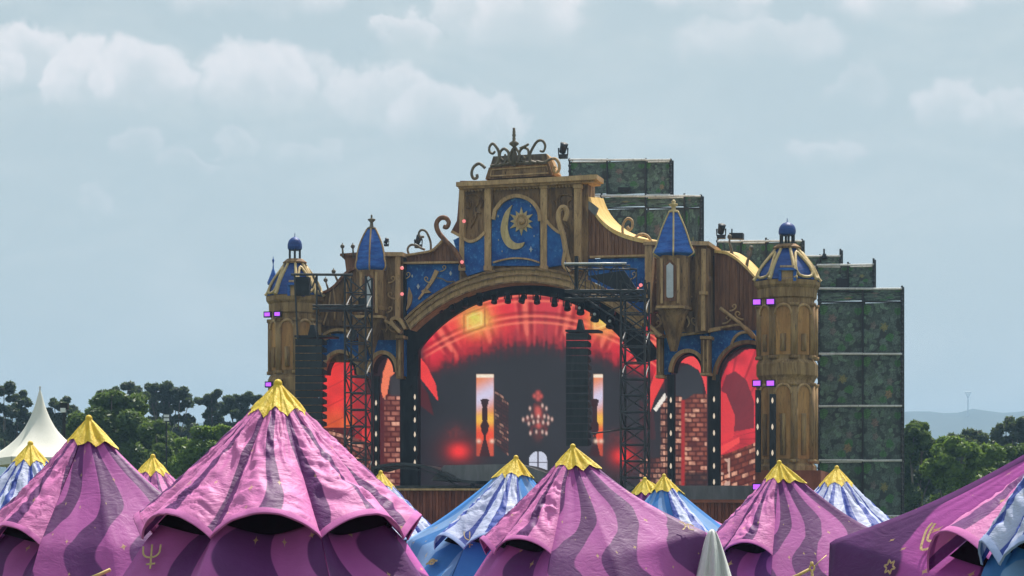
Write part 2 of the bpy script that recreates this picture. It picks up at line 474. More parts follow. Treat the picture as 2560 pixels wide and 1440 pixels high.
# --- attic: the big block over the arch
AT = one(rect, 1150, 452, 1470, 700, -0.5, 2.2, name='attic', mat='brown', parent=ST)
for (xa, xb) in ((1148, 1160), (1211, 1227), (1351, 1367), (1435, 1452)):
    part('pilaster', 'tan', AT, (rect, (xa, 468, xb, 672, -.02, .46)), (rect, (xa - 2, 664, xb + 2, 676, .1, .5)), (rect, (xa - 2, 460, xb + 2, 470, .1, .5)))
part('cornice', 'tan', AT, (poly, ([(1140, 466), (1140, 455), (1366, 443), (1492, 436), (1492, 448), (1366, 455)], .6, 2.2)),
     (poly, ([(1146, 472), (1146, 466), (1366, 455), (1486, 448), (1486, 455), (1366, 462)], .3, 2.0)))
mb = MB()
for i in range(34):
    x = 1164 + i * 8.1
    if abs(x - 1219) < 8 or abs(x - 1359) < 8: continue
    mb.ball(S(x, 472 - (x - 1148) * .045 + 4, -.25), .13, 6)
tag(mb.build('bead_row', M['tan'], AT, True), kind='stuff')
part('parapet', 'brown', AT, (poly, ([(1213, 448), (1222, 419), (1372, 409), (1382, 438)], .3, 2.2)))
part('parapet_panel', 'tan', AT, (ribbon, ([(1226, 440), (1228, 424), (1366, 414), (1371, 432), (1226, 440)], 3, .4, .12)))
part('parapet_top', 'iron', AT, (poly, ([(1224, 420), (1233, 391), (1365, 384), (1374, 410)], -.2, 1.4)))
part('parapet_cap', 'tan', AT, (poly, ([(1370, 410), (1366, 384), (1378, 398), (1394, 434), (1382, 438)], -.1, 1.2)))
# carved side panels with tendrils
for (x0, dirn) in ((1164, 1), (1432, -1)):
    mb = MB()
    for c in ([(0, 490), (18, 487), (34, 492), (30, 510), (22, 522), (26, 540), (20, 556), (12, 570)], [(4, 500), (12, 506), (10, 520), (3, 518)], [(30, 492), (40, 500), (38, 520), (44, 500)], [(20, 540), (30, 530), (38, 534)]):
        vtube(mb, crom([(x0 + dirn * a, b) for a, b in c], 5), 2.6, -.42, 5)
    mb.build('tendril_carving', M['brown'], AT, True)
# moon-and-sun panel
mb = MB(); ribbon(mb, [(1232, 548)] + crom([(1237, 525), (1258, 500), (1291, 489), (1324, 500), (1345, 525), (1349, 552)], 5), 9, .05, .5); mb.build('arch_moulding', M['tan'], AT)
MP = one(poly, [(1229, 664), (1349, 664), (1349, 552)] + crom([(1344, 527), (1323, 504), (1291, 494), (1259, 504), (1237, 527)], 5) + [(1229, 552)], -.2, .25, name='moon_panel', mat='blue', parent=AT)
out_ = crom([(1280, 512), (1262, 532), (1252, 565), (1254, 592), (1266, 614), (1284, 623), (1304, 618), (1311, 605)], 6)
inn_ = crom([(1311, 605), (1292, 608), (1276, 596), (1269, 570), (1272, 540), (1280, 512)], 6)
one(poly, out_ + inn_[1:-1], -.05, .14, name='crescent_moon', mat='gold', parent=MP)
cx, cy = 1303, 553
rays = []
for i in range(24): rr = (33 if i % 4 == 0 else 28) if i % 2 == 0 else 18; rays.append((cx + rr * math.sin(R(i * 15)), cy - rr * 1.08 * math.cos(R(i * 15))))
SN = one(poly, rays, -.08, .11, name='sun_rays', mat='gold', parent=MP)
mb = MB(); ribbon(mb, arc(cx, cy, 14, 16, 0, 360, 20), 4, .02, .1); mb.ball(S(cx + 2, cy, -.03), .27, 8); mb.build('sun_disc', M['tan'], MP)
mb = MB()
for (x, y, r) in ((1327, 623, 8), (1245, 540, 4), (1326, 515, 3), (1255, 628, 3), (1335, 590, 3), (1246, 600, 3)):
    poly(mb, [(x, y - r), (x + r * .35, y), (x, y + r), (x - r * .35, y)], -.12, .07); poly(mb, [(x - r * .7, y), (x, y - r * .3), (x + r * .7, y), (x, y + r * .3)], -.11, .07)
mb.build('star_shape', M['white'], MP)
mb = MB(); ribbon(mb, crom([(1232, 656), (1262, 648), (1291, 645), (1322, 648), (1348, 656)], 5), 4, .0, .15); mb.build('ground_line', M['tan'], MP)
# blue fields beside it with sagging trim
part('blue_field', 'blue', AT, (poly, ([(1133, 600)] + crom([(1150, 592), (1172, 607), (1190, 604), (1211, 588)], 4) + [(1211, 676), (1168, 690), (1152, 660)], -.1, .38)))
part('blue_field', 'blue', AT, (poly, (crom([(1367, 556), (1380, 572), (1395, 584), (1412, 588)], 4) + [(1420, 660), (1367, 668)], -.1, .38)))
part('sagging_trim', 'tan', AT, (ribbon, (crom([(1128, 578), (1150, 590), (1172, 603), (1192, 598), (1212, 580)], 5), 7, .05, .4)))
part('sagging_trim', 'tan', AT, (ribbon, (crom([(1366, 552), (1380, 568), (1396, 580), (1412, 584)], 5), 7, .05, .4)))
part('side_curtain', 'red', AT, (poly, ([(1148, 470), (1150, 590), (1128, 578), (1142, 552), (1145, 520)], -.6, .5)))
# crest ironwork
mb = MB()
mb.tube([S(1285, y, .4) for y in (415, 395, 372, 366, 360, 352, 344, 330, 320)], .1, 8)
kk = K(1285)
mb.lathe(S(1285, YH, .4), [(r * kk, CZ + (YH - y) / F * S(1285, y, .4).y) for r, y in ((9, 410), (8, 385), (5, 376), (3, 368), (12, 361), (12, 357), (4, 352), (4.5, 346), (3, 343), (5.5, 338), (3, 334), (4.5, 330), (2.5, 326), (.4, 319))], 8)
mb.build('finial_spike', M['iron'], AT, True)
SC = [[(1226, 416), (1240, 412), (1247, 398), (1247, 380), (1241, 368), (1232, 359), (1224, 367), (1224, 379), (1232, 384), (1238, 378)],
      [(1240, 412), (1256, 412), (1266, 400), (1272, 384), (1262, 372), (1252, 378), (1250, 392), (1258, 401), (1265, 394), (1262, 386)],
      [(1340, 408), (1326, 402), (1325, 386), (1333, 368), (1344, 353), (1356, 352), (1363, 364), (1359, 378), (1350, 377)],
      [(1335, 404), (1320, 408), (1305, 400), (1298, 384), (1306, 370), (1319, 373), (1321, 388), (1312, 396), (1306, 388)],
      [(1276, 408), (1272, 396), (1278, 380), (1283, 370)], [(1296, 404), (1300, 392), (1296, 380), (1288, 368)], [(1240, 413), (1275, 409), (1310, 407), (1342, 404)], [(1300, 372), (1312, 366), (1322, 360)],
      [(1342, 404), (1358, 407), (1372, 400), (1380, 396)]]
for c in SC:
    mb = MB(); vtube(mb, crom(c, 5), 4.2, .55 + rnd.uniform(-.1, .1), 6, 3.0); mb.build('crest_scroll', M['iron'], AT, True)
for c in ([(1213, 420), (1198, 409), (1184, 418), (1179, 434), (1184, 446), (1193, 444), (1192, 436)], [(1372, 399), (1388, 397), (1397, 408), (1398, 424), (1390, 432), (1384, 424), (1388, 416)]):
    mb = MB(); vtube(mb, crom(c, 5), 4.0, .4, 6); mb.build('side_scroll', M['tan' if c[0][0] > 1300 else 'iron'], AT, True)
# volutes flanking the attic
mb = MB(); mb.tube([S(x, y, .5) for x, y in crom([(1158, 668), (1150, 648), (1136, 625), (1112, 600), (1096, 580), (1091, 560), (1100, 546), (1114, 545), (1122, 556), (1117, 568), (1109, 566)], 6)], lambda t: (6.5 - 1.5 * abs(t - .4)) * .028, 8); mb.build('volute', M['red'], ST, True)
mb = MB(); mb.tube([S(x, y, .9 - .003 * (y - 520)) for x, y in crom([(1424, 662), (1415, 630), (1408, 590), (1399, 560), (1396, 535), (1403, 520), (1413, 520), (1417, 534), (1412, 552)], 6)], lambda t: .2 - .02 * t, 8)
mb.tube([S(x, y, 1.0) for x, y in crom([(1424, 680), (1408, 660), (1412, 620), (1403, 575)], 6)], .13, 8); mb.build('volute', M['tan'], ST, True)

# --- left shoulder
lt = interp(crom([(1012, 640), (1050, 634), (1078, 628), (1095, 614), (1108, 598), (1125, 615), (1150, 648)], 6)); W1 = one(rect, 1012, 650, 1150, 664, -.9, .4, name='shoulder_wall', mat='red', parent=ST)
planks(1014, 1149, lt, lambda x: 655, -.5, .35, 9.5, 'red', W1)
part('shoulder_trim', 'tan', W1, (ribbon, ([(1008, 657), (1152, 655)], 5, -.2, .4)), (ribbon, (crom([(1012, 638), (1050, 632), (1078, 626), (1095, 612), (1108, 597)], 6), 5, -.2, 1.5)))
BF = one(poly, [(1008, 660), (1146, 657), (1146, 708)] + arc(1310, 1085, 418, 418, 113, 136, 10) + [(1008, 790)], -.6, .4, name='starry_field', mat='blue', parent=ST)
part('leaf_sprig', 'tan', BF, (ribbon, (crom([(1046, 748), (1062, 726), (1078, 704), (1092, 676)], 5), 4, -.45, .14, 11)), (poly, ([(1052, 728), (1064, 720), (1078, 731), (1062, 733)], -.45, .14)))
part('crescent', 'tan', BF, (poly, (crom([(1022, 718), (1030, 740), (1026, 762), (1014, 778)], 5) + crom([(1014, 778), (1018, 758), (1019, 738), (1022, 718)], 5)[1:-1], -.45, .14)))
mb = MB()
for (x, y, r) in ((1045, 716, 7), (1126, 683, 6), (1080, 694, 4), (1030, 690, 4)): poly(mb, [(x, y - r), (x + r * .5, y), (x, y + r), (x - r * .5, y)], -.5, .1)
mb.build('star_shape', M['white'], BF)
mb = MB(); ribbon(mb, crom([(1092, 694), (1106, 697), (1118, 704), (1136, 703)], 5), 3, -.5, .1); mb.build('vine_line', M['iron'], BF)
# scrolls on the shoulder
mb = MB(); vtube(mb, crom([(1077, 628), (1076, 604), (1066, 580), (1054, 575), (1047, 583), (1050, 592), (1060, 592)], 6), 3, -.6, 6); vtube(mb, crom([(1024, 640), (1019, 624), (1026, 613), (1040, 613), (1052, 620), (1062, 624)], 6), 3, -.6, 6); mb.build('shoulder_scroll', M['iron'], ST, True)

# --- right shoulder: boards under a sweeping cap, sunlight put into its colour
rc = crom([(1470, 500), (1482, 530), (1503, 559), (1535, 584), (1575, 600), (1626, 611)], 6); rt = interp(rc)
W2 = one(rect, 1470, 628, 1628, 642, -1.1, .4, name='shoulder_wall', mat='red', parent=ST)
planks(1470, 1626, rt, lambda x: 640, -.7, .35, 9.5, 'red', W2)
mb = MB()
for i in range(len(rc) - 1):
    a, b = rc[i], rc[i + 1]; pa, pb = S(a[0], a[1], -.6), S(b[0], b[1], -.6); h = Z * .3; e = N * -5 + Z * .5
    mb.add([pa, pb, pb + e, pa + e, pa + h, pb + h, pb + h + e, pa + h + e], [(0, 1, 5, 4), (4, 5, 6, 7), (3, 2, 1, 0), (7, 6, 2, 3), (1, 2, 6, 5), (0, 4, 7, 3)])
mb.build('sunlit_cap', M['cap'], W2)
part('cap_end', 'grey', W2, (poly, ([(1466, 518), (1464, 500), (1478, 506), (1496, 520), (1488, 540)], -.55, .2)))
part('shoulder_trim', 'tan', W2, (ribbon, ([(1474, 642), (1628, 638)], 5, -.3, .4)))
one(poly, [(1452, 648), (1614, 645), (1614, 800)] + arc(1310, 1085, 418, 418, 43, 68, 10), -.6, .4, name='starry_field', mat='blue', parent=ST)
for c in ([(1562, 594), (1556, 576), (1560, 556), (1570, 546), (1580, 552), (1581, 566), (1574, 574), (1568, 566)], [(1572, 604), (1584, 596), (1600, 586), (1616, 588), (1626, 600), (1624, 610), (1614, 606)]):
    mb = MB(); vtube(mb, crom(c, 6), 3.4, -.8, 6); mb.build('shoulder_scroll', M['tan'], ST, True)

# --- the great arch
AC = (1310, 1085)
ao = arc(AC[0], AC[1], 417, 417, 43.5, 136, 40); ai = arc(AC[0], AC[1], 392, 378, 43, 136.5, 40)
mb = MB(); L = ai[::-1] + ao; poly(mb, ao + ai[::-1], 1.0, 1.6)
AR = mb.build('great_arch', M['tan'], ST)
mb = MB(); ribbon(mb, arc(AC[0], AC[1], 414, 414, 44, 136, 40), 5, 1.25, .3); ribbon(mb, arc(AC[0], AC[1], 404, 398, 44, 136, 40), 3, 1.15, .2); ribbon(mb, arc(AC[0], AC[1], 393, 381, 44, 136, 40), 4, 1.2, .25); mb.build('arch_moulding', M['brown'], AR)
# dark soffit band behind the arch that carries the lamps
so = arc(AC[0], AC[1], 396, 384, 30, 150, 40); si = arc(AC[0], AC[1], 330, 350, 30, 150, 40)
mb = MB(); poly(mb, so[:14] + si[:14][::-1], -1.4, .5); poly(mb, so[13:] + si[13:][::-1], -1.4, .5); mb.build('arch_soffit', M['dark'], ST)
part('arch_impost', 'tan', ST, (ribbon, (crom([(1000, 830), (985, 815), (978, 800), (990, 795), (1004, 806), (1012, 822)], 5), 8, 1.1, .6)), (ribbon, (crom([(960, 800), (980, 812), (996, 830)], 5), 6, .9, .5)))
part('arch_impost', 'tan', ST, (ribbon, (crom([(1596, 800), (1612, 806), (1632, 822), (1650, 840)], 5), 7, 1.1, .6)), (ribbon, (crom([(1610, 830), (1630, 832), (1655, 838)], 5), 6, 1.0, .5)))
part('jamb', 'dark', ST, (poly, ([(1000, 800), (1046, 770), (1046, 1240), (1000, 1240)], -1.5, .6)))

# --- blocks and posts beside the arch
part('pier', 'brown', ST, (rect, (960, 632, 1003, 800, .2, 3.5)))
part('pier_post', 'tan', ST, (rect, (988, 640, 999, 796, .5, .28)), (rect, (958, 630, 1006, 640, .6, 4.0)))
part('lamp_slot', 'dark', ST, (rect, (1003, 645, 1014, 800, -.3, .6)))
part('pier', 'brown', ST, (rect, (1738, 612, 1766, 830, .2, 4.5)), (rect, (1700, 640, 1738, 830, -.4, 3)))
part('pier_post', 'tan', ST, (rect, (1753, 622, 1763, 732, .5, .28)), (rect, (1752, 736, 1762, 826, .5, .28)), (rect, (1720, 603, 1772, 613, .6, 5.0)), (rect, (1748, 728, 1768, 736, .62, .4)))
part('pier_post', 'tan', ST, (rect, (1612, 612, 1629, 782, .4, 1.0)), (rect, (1608, 604, 1640, 612, .6, 1.2)))
part('pier_recess', 'brown', ST, (rect, (1629, 640, 1700, 780, -1.2, .6)))
for (x, y) in ((1005, 670), (1005, 735), (1160, 553), (1155, 655), (1594, 722), (1602, 713)):
    mb = MB(); mb.ball(S(x, y, .9), .13, 8); tag(mb.build('red_bulb', M['pinklamp'], ST, True))
# carved bits under the piers
for (x, y) in ((1720, 800), (1698, 815), (965, 812), (1650, 800)):
    mb = MB(); vtube(mb, crom([(x - 8, y - 14), (x, y - 4), (x + 3, y + 8), (x - 2, y + 18)], 5), 3.2, .1, 6, 1.5); mb.build('acanthus_carving', M['tan'], ST, True)


# --- turrets with pointed blue roofs
def turret(cx, n, roof, ribs_mat, body, win, cone, finial, sides=8):
    c = S(cx, YH, n); D = c.y; k = D / F
    zz = lambda y: CZ + (YH - y) * k
    rot = ANG + R(22.5)
    mb = MB(); mb.lathe(c, [(r * k, zz(y)) for r, y in body], sides, rot); T = mb.build('turret', M['brown'], ST)
    prof = crom(roof, 5); rr6 = ANG + R(10)
    mb = MB(); mb.lathe(c, [(r * 1.06 * k, zz(y)) for r, y in prof], 6, rr6); mb.build('roof', M['roofblue'], T)
    for j in range(6):
        t = rr6 + 2 * math.pi * j / 6
        if math.cos(t - ANG) < -.6: continue
        mb = MB(); mb.tube([(c.x + (r * 1.06 + .8) * k * math.sin(t), c.y - (r * 1.06 + .8) * k * math.cos(t), zz(y)) for r, y in prof], .065, 5); mb.build('roof_rib', M[ribs_mat], T, True)
    mb = MB(); mb.lathe(c, [(r * k, zz(y)) for r, y in finial], 10); mb.build('finial', M['gold' if ribs_mat == 'gold' else 'iron'], T, True)
    mb = MB(); mb.lathe(c, [(r * k, zz(y)) for r, y in cone], sides, rot); mb.build('corbel_cone', M['brown'], T)
    x0, x1, y0, y1 = win
    ap = body[1][0] * math.cos(R(22.5)) * k
    nn = n + ap + .06
    fr = MB(); poly(fr, [(x0 - 7, y1 + 8), (x1 + 7, y1 + 8), (x1 + 7, y0 + 4), ((x0 + x1) / 2, y0 - 12), (x0 - 7, y0 + 4)], nn, .16); fb = fr.build('window_frame', M['red'], T)
    for xx in (x0 - 12, x1 + 12): part('window_post', 'tan', T, (rect, (xx - 3, y0 - 14, xx + 3, y1 + 14, nn - .02, .2)))
    part('window_pane', 'white', T, (poly, ([(x0, y1 - 3), (x0 + 3, y1), (x1 - 3, y1), (x1, y1 - 3), (x1, y0 + 4), ((x0 + x1) / 2, y0 - 4), (x0, y0 + 4)], nn + .05, .1)))
    part('sill', 'tan', T, (rect, (x0 - 26, y1 + 20, x1 + 26, y1 + 26, nn + .1, 1.2)))
    return T


turret(929, .6, [(11, 573), (21, 592), (31, 616), (36.5, 640), (37, 650), (40, 662), (39, 673), (31, 680)], 'tan',
       [(39, 678), (38, 690), (38, 766), (43, 770), (43, 778)], (914, 928, 694, 768), [(40, 778), (34, 790), (16, 850), (6, 885)],
       [(12, 574), (12, 570), (5, 566), (4, 556), (10, 550), (10, 548), (3, 546), (2, 542), (3, 540), (.5, 536)])
turret(1684, 1.0, [(11, 530), (20, 549), (31, 574), (41, 602), (47, 620), (54, 634), (48, 640), (36, 646)], 'gold',
       [(44, 642), (43, 652), (43, 766), (48, 770), (48, 776)], (1666, 1683, 660, 744), [(42, 776), (34, 790), (18, 845), (9, 878)],
       [(14, 532), (14, 528), (6, 524), (5, 518), (11, 513), (11, 510), (4, 508), (6, 503), (1, 499)])


# --- corner towers
def corner_tower(cx, n, ybase, r0, left):
    c = S(cx, YH, n); D = c.y; k = D / F; zz = lambda y: CZ + (YH - y) * k; rot = ANG + R(22.5); q = r0 / 78.0
    mb = MB()
    yb = ybase
    mb.lathe(c, [(r * q * k, zz(y)) for r, y in ((70, YH + 50), (76, yb + 470), (76, yb + 462), (70, yb + 455), (70, yb + 250), (74, yb + 242), (79, yb + 236), (79, yb + 208), (74, yb + 200), (70, yb + 196), (70, yb + 46), (76, yb + 42), (77, yb + 20), (80, yb + 17), (84, yb + 12), (85, yb + 3), (82, yb))], 8, rot)
    T = mb.build('corner_tower', M['shaft'], ST)
    for j in range(8):                                            # engaged columns on the corners, niches on the faces
        t = rot + 2 * math.pi * j / 8
        if math.cos(t - ANG) < -.5: continue
        for (ya, yb_) in ((yb + 60, yb + 194), (yb + 258, yb + 452)):
            mb = MB(); p = lambda y, rr=70: (c.x + (rr + 1) * q * k * math.sin(t), c.y - (rr + 1) * q * k * math.cos(t), zz(y))
            mb.tube([p(ya, 69), p(yb_, 69)], .25, 8); mb.tube([p(ya - 2, 69), p(ya + 6, 69)], .33, 8); mb.tube([p(yb_ - 6, 69), p(yb_ + 2, 69)], .33, 8)
            mb.build('engaged_column', M['shaft'], T, True)
        tf = t + R(22.5)
        if math.cos(tf - ANG) < .1: continue
        ap = 70 * q * k * math.cos(R(22.5)); fn_ = Vector((math.sin(tf), -math.cos(tf), 0)); ft = Vector((math.cos(tf), math.sin(tf), 0))
        hw = 70 * q * k * math.sin(R(22.5)) * .70
        for (ya, yb_, mt) in ((yb + 58, yb + 192, 'orange'), (yb + 256, yb + 450, 'orange')):
            base = Vector((c.x, c.y, 0)) + fn_ * (ap + .05)
            zt = zz(ya + 8) - hw * .9
            pts = [base - ft * hw + Z * zz(yb_ - 6), base + ft * hw + Z * zz(yb_ - 6)] + [base + ft * hw * math.cos(R(a)) + Z * (zt + hw * math.sin(R(a))) for a in range(0, 181, 20)]
            mb = MB(); mb.prism(pts, fn_ * -.2); mb.build('niche', M[mt], T)
            mb = MB(); mb.tube([base + fn_ * .06 + ft * (hw + .06) * math.cos(R(a)) + Z * (zt + (hw + .06) * math.sin(R(a))) for a in range(-10, 191, 20)], .10, 6); mb.build('niche_arch', M['tan'], T, True)
            mb = MB(); mb.tube([base + fn_ * .03 + Z * (zz(yb_) + .4), base + fn_ * .03 + Z * (zt - 1.4)], .20, 6); mb.build('niche_relief', M['shaft'], T, True)
    # dome: blue shell, ribs, oval scrollwork, dormer, lantern, little onion dome
    dp = crom([(89, yb - 1), (82, yb - 9), (73, yb - 27), (60, yb - 46), (43, yb - 66), (28, yb - 84)], 5)
    mb = MB(); mb.lathe(c, [(r * q * .95 * k, zz(y)) for r, y in dp], 8, rot); DM = mb.build('dome', M['domeblue'], T)
    for j in range(8):
        t = rot + 2 * math.pi * j / 8
        if math.cos(t - ANG) < -.6: continue
        mb = MB(); mb.tube([(c.x + (r * q * .95 + 1) * k * math.sin(t), c.y - (r * q * .95 + 1) * k * math.cos(t), zz(y)) for r, y in dp], lambda s: .16 - .06 * s, 6); mb.build('dome_rib', M['gold'], T, True)
        tf = t + R(22.5)
        if math.cos(tf - ANG) < .0: continue
        if abs(math.sin(tf - ANG)) < .3:
            continue
        ring = []
        for a in range(0, 360, 24):
            s = .5 + .36 * math.cos(R(a)); w = .26 * math.sin(R(a)) * (1.25 - s * .8)
            i = s * (len(dp) - 1); i0 = int(i); f_ = i - i0; r = dp[i0][0] * (1 - f_) + dp[min(i0 + 1, len(dp) - 1)][0] * f_; y = dp[i0][1] * (1 - f_) + dp[min(i0 + 1, len(dp) - 1)][1] * f_
            rr = (r * q * .95 * math.cos(R(22.5)) + 4) * k
            ring.append((c.x + rr * math.sin(tf) + math.cos(tf) * w * rr * 1.5, c.y - rr * math.cos(tf) + math.sin(tf) * w * rr * 1.5, zz(y)))
        mb = MB(); mb.tube(ring, .10, 6, closed=True); mb.build('dome_scroll', M['gold'], T, True)
    nn = n + 64 * q * k * math.cos(R(22.5))
    part('dormer', 'tan', T, (rect, (cx - 14 * q, yb - 30, cx + 14 * q, yb - 4, nn + .5, 1.0)), (rect, (cx - 18 * q, yb - 42, cx + 18 * q, yb - 37, nn + .3, .8)))
    part('dormer_roof', 'roofblue', T, (poly, ([(cx - 24 * q, yb - 30), (cx + 24 * q, yb - 30), (cx + 16 * q, yb - 36), (cx - 16 * q, yb - 36)], nn + .8, 1.4)), (rect, (cx - 22 * q, yb - 30, cx - 15 * q, yb - 3, nn + .6, .8)), (rect, (cx + 15 * q, yb - 30, cx + 22 * q, yb - 3, nn + .6, .8)))
    mb = MB(); mb.lathe(c, [(r * q * k, zz(y)) for r, y in ((34, yb - 82), (36, yb - 86), (30, yb - 90), (24, yb - 94))], 12); mb.build('lantern_base', M['brown'], T)
    for j in range(6):
        t = ANG + R(20 + 60 * j)
        mb = MB(); mb.tube([(c.x + 17 * q * k * math.sin(t), c.y - 17 * q * k * math.cos(t), zz(y)) for y in (yb - 92, yb - 118)], .085, 6); mb.build('lantern_column', M['black'], T)
    mb = MB(); mb.lathe(c, [(r * q * k, zz(y)) for r, y in crom([(17, yb - 116), (21, yb - 120), (21.5, yb - 130), (18, yb - 140), (10, yb - 147), (2, yb - 150), (1, yb - 157), (.4, yb - 160)], 3)], 14); mb.build('onion_dome', M['domeblue'], T, True)
    return T


corner_tower(1968, 1.2, 705, 78, False)
corner_tower(737, 0.0, 742, 66, True)
# small spire and bracket at the far left tower
mb = MB(); c = S(683, YH, -2); k = c.y / F; mb.lathe(c, [(r * k, CZ + (YH - y) * k) for r, y in ((14, 712), (15, 706), (7, 686), (2, 672), (1, 660), (3, 651), (1, 646), (.4, 640))], 8); mb.build('corner_spire', M['roofblue'], ST)

# --- linking walls with curved tops
def posts_on(line, xs, parent):
    for x, dx in xs:
        y = line(x); mb = MB(); vtube(mb, [(x, y + 4), (x + dx, y - 22)], 3.2, -.7, 6, 2.2); mb.ball(S(x + dx, y - 24, -.7), .16, 8); mb.lathe(S(x + dx, YH, -.7), [(.05, S(x, y - 26, -.7).z), (.03, S(x, y - 33, -.7).z)], 6); mb.build('pinnacle', M['iron'], parent, True)


lw = interp(crom([(790, 735), (815, 728), (838, 712), (856, 690), (872, 676), (893, 668)], 6)); LW = one(rect, 790, 800, 896, 905, -1.2, .5, name='link_wall', mat='brown', parent=ST)
planks(790, 896, lw, lambda x: 815, -.9, .4, 11, 'brown', LW)
part('link_wall_cap', 'red', LW, (ribbon, ([(x, lw(x)) for x in range(790, 897, 8)], 6, -.6, 2.5)))
posts_on(lw, ((822, -8), (846, -12)), LW)
part('balcony', 'red', LW, (poly, ([(866, 682), (862, 650), (853, 641), (853, 636), (900, 634), (900, 682)], -1.0, 1.0)), (poly, ([(850, 640), (850, 634), (905, 630), (905, 637)], -.8, 1.5)))
posts_on(lambda x: 640, ((858, -2), (884, -2)), LW)
for (x0, y0, x1, y1) in ((808, 812, 826, 730), (836, 800, 832, 716), (858, 802, 866, 700), (878, 800, 876, 690)):
    mb = MB(); vtube(mb, crom([(x0, y0), ((x0 + x1) / 2 + 4, (y0 + y1) / 2), (x1, y1)], 4), 3.0, -.75, 6, 1.8); mb.build('tree_carving', M['tan'], LW, True)
rwp = crom([(1786, 632), (1815, 636), (1842, 652), (1866, 674), (1890, 700)], 6); rw = interp(rwp)
RW = one(rect, 1770, 820, 1896, 832, -2.0, .5, name='link_wall', mat='brown', parent=ST)
planks(1786, 1894, rw, lambda x: 825, -1.6, .4, 12, 'red', RW)
part('link_wall_return', 'dark', RW, (rect, (1766, 640, 1792, 822, -2.6, .4)))
mb = MB()
for i in range(len(rwp) - 1):
    a, b = rwp[i], rwp[i + 1]; pa, pb = S(a[0], a[1], -1.4), S(b[0], b[1], -1.4); h = Z * .2; e = N * -5 + Z * .5
    mb.add([pa, pb, pb + e, pa + e, pa + h, pb + h, pb + h + e, pa + h + e], [(0, 1, 5, 4), (4, 5, 6, 7), (3, 2, 1, 0), (7, 6, 2, 3), (1, 2, 6, 5), (0, 4, 7, 3)])
mb.build('sunlit_cap', M['cap'], RW)  # cap colour carries the sunlit yellow here too
for (x, y, dx) in ((1830, 640, -6), (1866, 668, 12)):
    mb = MB(); vtube(mb, crom([(x, y), (x + dx * .3, y - 18), (x + dx, y - 34), (x + dx, y - 52)], 4), 5, -2.2, 6, 1.6); mb.ball(S(x + dx, y - 48, -2.2), .18, 6); mb.build('pinnacle', M['iron'], RW, True)
mb = MB(); vtube(mb, [(1800, 770), (1850, 808), (1884, 845)], 4.5, -.9, 6); vtube(mb, crom([(1768, 824), (1810, 818), (1850, 812), (1874, 826), (1890, 846)], 5), 3, -1.0, 6); mb.build('flying_brace', M['tan'], RW, True)


# --- side arcades
def arcade(name, x0, x1, ytop, cx, rx, ry, spring, ybot, n, mat, trim='tan'):
    a = [p for p in arc(cx, spring, rx, ry, 0, 180, 20) if x0 <= p[0] <= x1]
    mb = MB()
    right_leg = cx + rx < x1
    pts = [(x0, ytop), (x1, ytop)]
    if right_leg: pts += [(x1, ybot), (cx + rx, ybot)]
    pts += a
    if cx - rx > x0: pts += [(cx - rx, ybot), (x0, ybot)]
    poly(mb, pts, n, .5); w = mb.build(name, M[mat], ST)
    mb = MB(); ribbon(mb, a, 9, n + .3, .7); mb.build('arch_trim', M[trim], w)
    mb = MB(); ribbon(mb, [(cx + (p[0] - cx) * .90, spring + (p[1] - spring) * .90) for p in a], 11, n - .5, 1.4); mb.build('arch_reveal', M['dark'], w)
    return w


arcade('arcade_wall', 798, 905, 834, 850, 46, 58, 936, 940, -.9, 'blue')
part('upper_arch', 'tan', ST, (ribbon, (arc(846, 850, 42, 26, 0, 180, 14), 7, -.5, .8)))
part('arcade_spandrel', 'brown', ST, (poly, ([(800, 830), (900, 830), (888, 850)] + arc(846, 850, 38, 22, 0, 180, 12) + [(800, 850)], -1.1, .4)))
arcade('arcade_wall', 908, 1012, 850, 956, 36, 50, 930, 940, -.8, 'blue')
part('arcade_pier', 'brown', ST, (rect, (990, 842, 1006, 946, -.4, .8)), (rect, (896, 800, 914, 945, -.5, .8)))
part('arcade_lintel', 'brown', ST, (rect, (905, 776, 1004, 852, -.95, .5)))
arcade('arcade_wall', 1660, 1770, 826, 1719, 44, 54, 930, 936, -.8, 'blue')
part('arcade_lintel', 'brown', ST, (rect, (1626, 782, 1772, 834, -.95, .6)))
part('arcade_lintel_trim', 'tan', ST, (ribbon, ([(1690, 838), (1760, 830), (1800, 822)], 6, -.4, .4)))
part('arcade_pier', 'brown', ST, (rect, (1752, 846, 1774, 936, -.2, .9)))
part('arcade_pier', 'brown', ST, (rect, (1641, 842, 1657, 940, -.3, .9)), (rect, (1657, 842, 1664, 936, -1.2, .5)))
part('pier_moulding', 'tan', ST, (rect, (1750, 840, 1778, 847, 0, 1.2)))
part('pier_moulding', 'tan', ST, (rect, (1757, 850, 1760, 930, -.05, .2)))
part('pier_moulding', 'tan', ST, (rect, (1767, 850, 1770, 930, -.05, .2)))
part('pier_moulding', 'tan', ST, (rect, (1750, 932, 1776, 938, 0, 1.1)))
part('pier_moulding', 'tan', ST, (rect, (1637, 836, 1660, 843, 0, 1.2)))
part('pier_moulding', 'tan', ST, (rect, (1646, 848, 1650, 930, -.15, .2)))
part('pier_moulding', 'tan', ST, (rect, (1638, 938, 1660, 944, 0, 1.1)))
part('pier_moulding', 'tan', ST, (rect, (988, 838, 1008, 845, 0, 1.2)))
part('pier_moulding', 'tan', ST, (rect, (996, 850, 1000, 940, -.25, .2)))
arcade('arcade_wall', 1776, 1900, 826, 1868, 84, 96, 950, 960, -1.2, 'blue', 'brown')
part('blind_arch', 'tan', ST, (ribbon, (arc(1862, 868, 34, 38, 10, 175, 14), 6, -.9, .3)))

